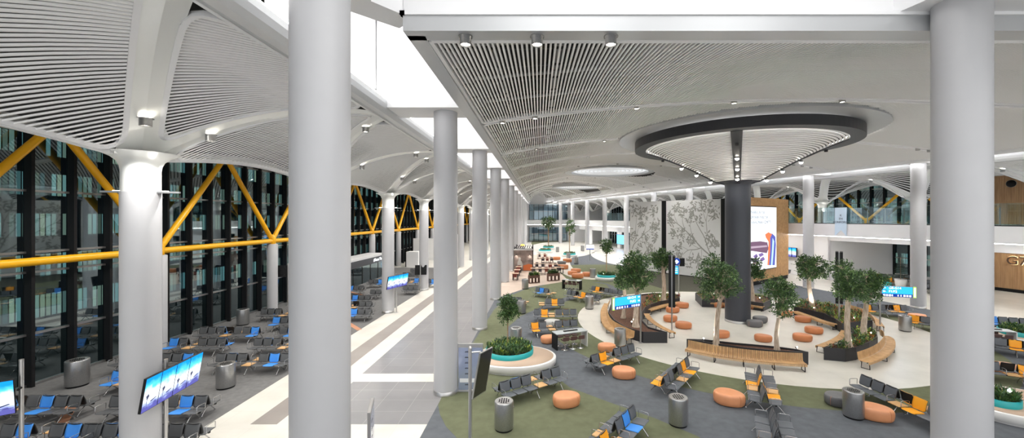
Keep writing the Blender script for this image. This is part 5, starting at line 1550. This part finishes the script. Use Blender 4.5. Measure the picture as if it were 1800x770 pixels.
b = MB(); b.box(-.6,-.06,1.95,.65,.06,2.55); bd = b.build('board', M['sign_white'], root); b = MB(); b.box(-.6,-.07,1.8,.65,.07,1.97); b.build('blue_band', M['sign_navy'], bd)
q = FR.p(9.3,6.2,6.33); root = thing('wayfinding_sign', 'small blue sign on a post on the upper level at the right edge', 'sign', q)
b = MB(); b.tube([(0,0,0),(0,0,2.3)], .05, 8); b.build('pole', M['steel'], root)
b = MB(); b.box(-.45,-.05,1.8,.1,.05,2.3); bd = b.build('board', M['sign_blue'], root); b = MB(); b.box(-.35,-.056,1.95,0,-.05,2.0); b.box(-.35,-.056,2.1,0,-.05,2.15); b.build('lines', M['sign_white'], bd)
for i,s_ in enumerate((10.9,8.9)):
    q = FR.p(s_,15.7,10.2); root = thing('dome_speaker', ['left','right'][i]+' black dome on the upper oak wall', 'speaker', q, atan2(FR.t.y,FR.t.x), 'black domes on the oak wall')
    b = MB(); b.lathe([(.001,-.28),(.16,-.24),(.26,-.12),(.30,0),(.34,.02),(.34,.06)], 24, Matrix.Rotation(pi/2,4,'Y'), cap=False); b.build('dome', M['black'], root)
    b = MB(); b.lathe([(.36,.04),(.36,.10)], 24, Matrix.Rotation(pi/2,4,'Y')); b.build('ring', M['steel'], root)

# ============================ VIDEO SCREENS ON POLES (left) ============================
def video_mat():
    m = bpy.data.materials.new('video picture'); m.use_nodes = True; nt = m.node_tree; nt.nodes.clear()
    out = nt.nodes.new('ShaderNodeOutputMaterial'); e = nt.nodes.new('ShaderNodeEmission'); e.inputs[1].default_value = 1.15
    tc = nt.nodes.new('ShaderNodeTexCoord'); sp_ = nt.nodes.new('ShaderNodeSeparateXYZ'); n = nt.nodes.new('ShaderNodeTexNoise'); n.inputs['Scale'].default_value = 5; n.inputs['Detail'].default_value = 4
    ad = nt.nodes.new('ShaderNodeMath'); ad.operation = 'MULTIPLY_ADD'; ad.inputs[1].default_value = .45; 
    cr = nt.nodes.new('ShaderNodeValToRGB'); E = cr.color_ramp.elements
    E[0].position = .12; E[0].color = (.10,.10,.35,1); E[1].position = .92; E[1].color = (.01,.28,.85,1)
    for p_,c_ in ((.22,(.35,.42,.75,1)),(.34,(.85,.90,1,1)),(.55,(.80,.93,1,1)),(.72,(.10,.60,.95,1))):
        x = cr.color_ramp.elements.new(p_); x.color = c_
    nt.links.new(tc.outputs['Generated'], sp_.inputs[0]); nt.links.new(tc.outputs['Object'], n.inputs['Vector'])
    nt.links.new(n.outputs['Fac'], ad.inputs[0]); sb = nt.nodes.new('ShaderNodeMath'); sb.operation = 'SUBTRACT'; sb.inputs[1].default_value = .225
    nt.links.new(sp_.outputs[2], sb.inputs[0]); nt.links.new(sb.outputs[0], ad.inputs[2]); nt.links.new(ad.outputs[0], cr.inputs[0])
    nt.links.new(cr.outputs[0], e.inputs[0]); nt.links.new(e.outputs[0], out.inputs[0]); return m
M['video'] = video_mat(); M['video_dark'] = mat('screen silhouette', (.05,.07,.2), .5)
def screen_row(pole, ang, zc_, label, n=4, w=.55, h=.93, tilt=.16, off=-.20, shift=0, lit=True, ztop=None):
    """screens look along local -Y"""
    root = thing('screen_stand', label, 'screens', (pole[0],pole[1],.004), ang, 'video screen stands in the left wing')
    b = MB(); b.tube([(0,0,0),(0,0,ztop or zc_+.62)], .048, 16); b.lathe([(.14,0),(.14,.015),(.05,.02)],20,cap=False); b.build('pole', M['steel_light'], root)
    T_ = Matrix.Translation((shift,off,zc_)) @ Matrix.Rotation(tilt,4,'X')
    b = MB(); b.box(-n*w/2+.1,.04,-.22,n*w/2-.1,.09,-.12,T_); b.box(-n*w/2+.1,.04,.12,n*w/2-.1,.09,.22,T_); b.tube([(0,0,zc_+.15),(shift*.0,off,zc_+.15)],.03,8); b.build('bracket', M['black'], root)
    for i in range(n):
        x0 = (i-n/2)*w
        b = MB(); b.box(x0+.004,-.025,-h/2,x0+w-.004,.04,h/2,T_); fr_ = b.build('screen_casing', M['black'], root)
        b = MB(); b.box(x0+.014,-.028,-h/2+.012,x0+w-.014,-.0255,h/2-.012,T_)
        v = b.build('display', M['video'] if lit else M['black'], fr_)
        if lit:
            b = MB(); t0 = T_ @ Matrix.Translation((x0+.14,-.031,-.10))
            for (dx,dz,r_) in ((0,0,.035),(.03,.04,.03),(-.02,.05,.03),(.015,.08,.025)): b.lathe([(r_,0),(.001,.001)],7,t0 @ Matrix.Translation((dx,0,dz)) @ Matrix.Rotation(pi/2,4,'X'),cap=False)
            b.box(-.008,0,-.18,.008,.002,0,t0); b.box(-.12,0,-.20,w-.17,.002,-.19,t0); b.add([(.12,0,-.12),(.3,0,-.07),(.33,0,-.09),(.14,0,-.15)],[(0,1,2,3)],False,t0)
            b.build('picture', M['video_dark'], v)
    return root
ax = Vector((-10.68+10.28, 12.75-10.2, 0))
screen_row((-10.78,11.5), atan2(ax.y,ax.x), 2.30, 'four blue video screens on a pole in front of the flared capital column')
screen_row((-13.72,10.55), radians(38), 2.36, 'video screens on a pole cut by the left edge of the photo', shift=-1.15, off=-.2, ztop=3.25)
screen_row((-10.55,29.4), atan2(1.0,.35), 2.35, 'small row of video screens beside the second visible wing column', ztop=2.9, shift=-.1)
screen_row((-20.0,31.7), radians(200), 2.75, 'back of a black screen unit beside the white facade pillar', n=3, lit=True)
screen_row((-11.35,38.0), radians(185), 2.0, 'black screen unit seen from behind beside the third wing column', n=2, lit=True)
# dark display on a tall pole near the first walkway column, info totems
q = Vector((-1.99,11.45,0)); root = thing('display_stand', 'tall steel pole carrying a tilted dark display near the planter', 'screen', (q.x,q.y,.006))
b = MB(); b.tube([(0,0,0),(0,0,3.25)], .05, 16); b.lathe([(.16,0),(.16,.015),(.05,.02)],20,cap=False); b.lathe([(.05,3.25),(.03,3.3),(.001,3.31)],16,cap=False); b.build('pole', M['steel_light'], root)
b = MB(); b.tube([(0,0,3.12),(.28,.15,3.1)], .022, 8); b.tube([(0,0,2.0),(.10,.15,2.0)], .03, 8); b.build('bracket', M['steel_light'], root)
o = Vector((.25,.02,3.10)); e1 = Vector((.30,.58,.0)); e2 = Vector((-.21,-.06,-1.3)); nn_ = e1.cross(e2).normalized(); nn_ = nn_ if nn_.x > 0 else -nn_
def quadbox(o,e1,e2,n,th): 
    b = MB(); vs = [o,o+e1,o+e1+e2,o+e2]; vs += [v+n*th for v in vs]; b.add(vs,[(0,1,2,3),(4,5,6,7),(0,1,5,4),(1,2,6,5),(2,3,7,6),(3,0,4,7)]); return b
fr_ = quadbox(o,e1,e2,nn_,.05).build('display_frame', M['steel_light'], root, fix=True)
M['dark_glass'] = mat('dark display glass', (.012,.010,.009), .12, coat=.5)
quadbox(o+e1*.04+e2*.02+nn_*.05,e1*.92,e2*.96,nn_,.003).build('display', M['dark_glass'], fr_, fix=True)
M['totem_glass'] = mat('pale blue glossy board', (.42,.48,.66), .12, .5)
def totem(loc, ang, label, w=1.02, h=1.92):
    root = thing('information_totem', label, 'sign', loc, ang, 'information totems on the walkway edge')
    b = MB(); b.box(-w/2,-.04,0,w/2,.04,h); bevel(b.build('frame', M['steel_light'], root),.008)
    b = MB(); b.box(-w/2+.03,-.045,.06,w/2-.03,-.039,h-.16); pn = b.build('panel', M['totem_glass'], root)
    b = MB()
    for k in range(7): b.box(-.22,-.048,.25+k*.22,-.02,-.0445,.275+k*.22); b.box(-.2,-.048,.29+k*.22,-.06,-.0445,.30+k*.22)
    b.build('text_lines', M['black'], pn)
    b = MB(); b.box(-w/2+.08,-.05,.36,w/2-.25,-.0445,.52); b.build('white_bar', M['white'], pn)
    b = MB(); b.box(-w/2-.05,-.12,0,w/2+.05,.12,.02); b.build('foot', M['steel'], root)
totem((-2.78,16.1,.006), 0, 'pale glossy information totem behind the second walkway column')
totem((-4.55,10.75,.004), radians(107), 'information totem with a bright face cut by the bottom edge', .9, 1.95)

# ============================ TERRACE SHOP, WHITE BOX, CAFE ============================
root = thing('terrace_shop', 'low dark glazed terrace shop front by the left facade', 'shop', (-19.8,43.3,.004))
b = MB(); b.box(-1.1,-5.2,2.55,1.1,5.2,2.75); b.build('roof_slab', M['white'], root)
b = MB(); b.box(.95,-5.2,1.85,1.1,5.2,2.55); fas = b.build('fascia', M['charcoal'], root)
put_text('#Teras / Terrace', .48, M['sign_white'], (1.11,3.3,2.2), (0,1,0), (0,0,1), fas, .01, local=True)
b = MB(); b.box(1.0,-5.2,.0,1.03,5.0,1.85); b.build('glazing', M['glass_dark'], root)
for i in range(6):
    b = MB(); b.box(.97,-5.2+2.04*i,0,1.06,-5.12+2.04*i,1.85); b.build('post', M['black'], root)
b = MB(); b.box(-1.1,5.0,0,1.1,5.2,2.55); b.box(-1.1,-5.2,0,1.1,-5.1,2.55); b.build('end_wall', M['whitebase'], root)
b = MB(); b.box(-1,-5,.0,-.9,5,1.8); b.build('back_wall', M['plenum_gray'], root)
q = (-18.4,48.9,.0); root = thing('light_panel', 'small bright blue white screen at the end of the terrace shop', 'screen', q)
b = MB(); b.box(-.25,-.06,0,.25,.06,2.3); b.build('casing', M['black'], root); b = MB(); b.box(-.21,-.07,.9,.21,-.06,2.2); b.build('display', M['scr_white'], root)
root = thing('white_box', 'plain white box kiosk standing far in the left wing', 'kiosk', (-18.1,57.5,.0))
b = MB(); b.box(-.85,-.8,.0,.85,.8,2.15); b.build('body', M['white'], root); b = MB(); b.box(-1.0,-.75,.0,-.87,.8,2.1); b.build('dark_side', M['black'], root)
b = MB(); b.box(-21,66,0,-17,66.3,3.6); b.box(-17,66,0,-16.7,84,3.6); struct(b.build('wall_left', M['white']))

# cafe kiosk with photo print wall
M['print_brown'] = mat('brown photo print', (.20,.15,.13), .5, noise=.5, nscale=1.2)
M['rust'] = mat('rust orange counter', (.50,.12,.03), .5)
root = thing('cafe_kiosk', 'cafe kiosk with a brown printed wall and pergola roof beside the walkway columns', 'kiosk', (-2.1,52.2,.014))
b = MB(); b.box(-1.2,0,0,1.2,.15,2.75); wl = b.build('printed_wall', M['print_brown'], root)
b = MB(); b.box(-1.25,-.04,2.75,1.25,.2,2.86); b.build('cornice', M['whitebase'], root)
b = MB(); b.box(-1.2,.15,0,-1.1,4.8,2.6); b.box(1.1,.15,0,1.2,4.8,.95); b.box(-1.2,4.7,0,1.2,4.8,2.6); b.build('side_wall', M['plenum_gray'], root)
for i in range(8):
    b = MB(); b.box(-1.05+.3*i,.2,3.0,-.97+.3*i,4.8,3.12); b.build('pergola_beam', M['black'], root)
for x,y in ((-1.15,.3),(1.2,.3),(-1.15,4.7),(1.2,4.7)):
    b = MB(); b.box(x-.05,y-.05,0,x+.05,y+.05,3.2); b.build('post', M['black'], root)
b = MB()
def flat(b, pts, y): b.add([(x,y,z) for x,z in pts],[tuple(range(len(pts)))])
flat(b,[(-.75,.35),(-.15,.35),(-.05,.8),(-.2,1.25),(-.35,1.4),(-.62,1.4),(-.78,1.1)],-.012)
b.lathe([(.15,0),(.001,.004)],14,Matrix.Translation((-.48,-.015,1.52)) @ Matrix.Rotation(pi/2,4,'X'),cap=False)
flat(b,[(-.68,1.62),(-.28,1.62),(-.33,1.78),(-.62,1.78)],-.02)
b.build('printed_figure', mat('grey white print', (.42,.40,.37), .6), wl)
b = MB(); flat(b,[(.0,.1),(1.18,.1),(1.18,.85),(.7,.95),(.0,.75)],-.011); b.build('orange_print', M['rust'], wl)
for x in (-.9,.85):
    b = MB(); b.lathe([(.10,.0),(.07,.14),(.001,.15)],14,Matrix.Translation((x,-.16,2.1)),cap=False); sc_ = b.build('wall_lamp', M['black'], wl)
    l = spot((0,0,0), 14, None, 140); l.parent = root; l.location = (x,-.17,2.08)
    b = MB(); b.lathe([(.09,.0),(.001,.0)],14,Matrix.Translation((x,-.16,2.098)),cap=False); b.build('lens', M['lamp'], sc_)
b = MB(); b.lathe([(.30,.0),(.22,.14),(.04,.2)],16,Matrix.Translation((-.15,1.5,3.25)),cap=False); b.build('pendant_lamp', emat('amber shade', (1,.6,.08), 2.0), root)
b = MB(); b.box(-.7,1.6,0,.95,2.3,1.0); b.build('counter', M['rust'], root)
# cafe furniture
M['cafe_wood'] = mat('cafe table wood', (.42,.29,.20), .5); M['cafe_dark'] = mat('dark cafe chair', (.035,.03,.04), .6); M['cafe_red'] = mat('dark red cafe chair', (.16,.035,.025), .6); M['cafe_rust'] = mat('rusty planter box', (.10,.05,.035), .8)
def cafe_chair_mesh(m):
    b = MB(); b.box(-.2,-.2,.40,.2,.2,.44)
    return b.mesh('seat', m)
b = MB(); 
for sx in (-1,1):
    for sy in (-1,1): b.tube([(.17*sx,.17*sy,.40),(.20*sx,.20*sy,0)],.014,5)
ch_legs = b.mesh('legs', M['black'])
b = MB(); b.box(-.2,.17,.44,.2,.205,.80); ch_back = {k: None for k in 'dr'}
def mk(m): 
    b = MB(); b.add([(-.2,.17,.44),(.2,.17,.44),(.19,.25,.80),(-.19,.25,.80),(-.2,.20,.44),(.2,.20,.44),(.19,.28,.80),(-.19,.28,.80)],[(0,1,2,3),(5,4,7,6),(0,4,5,1),(1,5,6,2),(2,6,7,3),(3,7,4,0)]); return b.mesh('backrest', m)
ch = {'d':(cafe_chair_mesh(M['cafe_dark']),mk(M['cafe_dark'])),'r':(cafe_chair_mesh(M['cafe_red']),mk(M['cafe_red']))}
def cafe_chair(x,y,a,k,label,grp='cafe chairs'):
    root = thing('cafe_chair', label, 'chair', (x,y,.014), a, grp); link('seat',ch[k][0],root); link('backrest',ch[k][1],root); link('legs',ch_legs,root)
def cafe_table(x,y,w,d_,label):
    root = thing('cafe_table', label, 'table', (x,y,.014), 0, 'cafe tables')
    b = MB(); b.box(-w/2,-d_/2,.70,w/2,d_/2,.74); b.build('table_top', M['cafe_wood'], root)
    b = MB()
    for sx in (-1,1): b.box(sx*(w/2-.12)-.03,-d_/2+.1,0,sx*(w/2-.12)+.03,d_/2-.1,.70)
    b.build('legs', M['black'], root)
tabs = [(906,492,.8,.8,'front square table of the row beside the walkway columns'),(909,485,.8,.8,'second square table of the row beside the walkway columns'),(912,479,.8,.8,'third square table of the row beside the printed wall'),(915,474,.8,.8,'rear square table of the row below the printed figure'),
 (955,482,3.2,.85,'long table in the middle of the cafe'),(949,473,1.6,.8,'short table behind the long cafe table'),(962,462,2.0,.9,'table among dark chairs in the rear of the cafe'),(953,455,1.8,.9,'rearmost small table of the cafe'),(972,474,1.4,.9,'cafe table beside the far ottomans'),(983,480,1.2,.9,'cafe table at the right corner of the cafe')]
for x,y,w,d_,lb in tabs:
    q = P(x,y); cafe_table(q.x,q.y,w,d_,lb); n = max(1,int(w/.65))
    for i in range(n):
        xx = q.x-w/2+(i+.5)*w/n
        for s,wd in ((1,'far'),(-1,'near')):
            cafe_chair(xx, q.y+s*(d_/2+.28), 0 if s > 0 else pi, 'r' if (i+int(x)) % 3 == 0 else 'd', f'{wd} side {"red" if (i+int(x))%3==0 else "dark"} chair at {lb.split(" of the")[0].split(" in the")[0]}'+(f', {ordn[i]} from the left' if n > 1 else ''))
for x0,x1,y,lb in ((931,949,499,'left rusty planter box with shrubs at the cafe front'),(964,984,495,'right rusty planter box with shrubs at the cafe front')):
    A = P(x0,y); B = P(x1,y-1.5); d = (B-A).normalized(); L_ = (B-A).length
    root = thing('planter_box', lb, 'planter', (A.x,A.y,.014), atan2(d.y,d.x), 'rusty cafe planter boxes')
    b = MB(); b.box(0,0,.55,L_,.4,.85); b.build('trough', M['cafe_rust'], root)
    b = MB(); b.box(0,0,0,L_,.4,.06)
    for t in (0,.33,.66,1): b.box(t*(L_-.05),0,.06,t*(L_-.05)+.05,.4,.55)
    b.build('rack', M['cafe_rust'], root)
    n_ = Vector((-d.y,d.x,0)); poly = [A+d*.05+n_*.05, B-d*.05+n_*.05, B-d*.05+n_*.35, A+d*.05+n_*.35]
    shrubs([(p_.x,p_.y) for p_ in poly], .8, 60, 'green shrubs in the '+lb.split(' with')[0], 'shrubs', 50+x0, SHRUB[:3], .4, (.5,.15,.35))
# turquoise poufs in the recess
M['turq'] = mat('turquoise fabric', (.03,.50,.50), .6)
pm['t'] = pebble().mesh('cushion', M['turq'])
ottoman(1557,503,'t','turquoise pouf inside the right recess left of the conifer','turquoise poufs',1.0,0)
ottoman(1516,487,'t','turquoise pouf behind the right tree crowns','turquoise poufs',1.0,0)
# portrait screens right of the oak block
q = FR.p(26.2,6.6,2.2); root = thing('screen_group', 'three portrait video screens on the white wall behind the right column', 'screens', q, atan2(-FR.s.y,-FR.s.x))
for i in range(3):
    b = MB(); b.box(-.95+.65*i,-.05,0,-.33+.65*i,.12,1.15); c_ = b.build('screen_casing', M['black'], root); b = MB(); b.box(-.92+.65*i,-.056,.03,-.36+.65*i,-.05,1.12); b.build('display', M['video'], c_)
b = MB(); b.tube([(0,.1,.5),(0,.4,.5)],.05,8); b.build('wall_arm', M['steel'], root)
# tactile paving strips
M['tactile'] = mat('orange tactile strip', (.42,.19,.10), .7)
def strip(a, c, w):
    A = P(*a); B = P(*c); d = (B-A).normalized(); n = Vector((-d.y,d.x,0))*w/2
    floor_patch([A+n,B+n,B-n,A-n], M['tactile'], .004, .008)
strip((105,752),(127,712),.3); strip((612,568),(632,580),.3); strip((612,512),(640,520),.25)
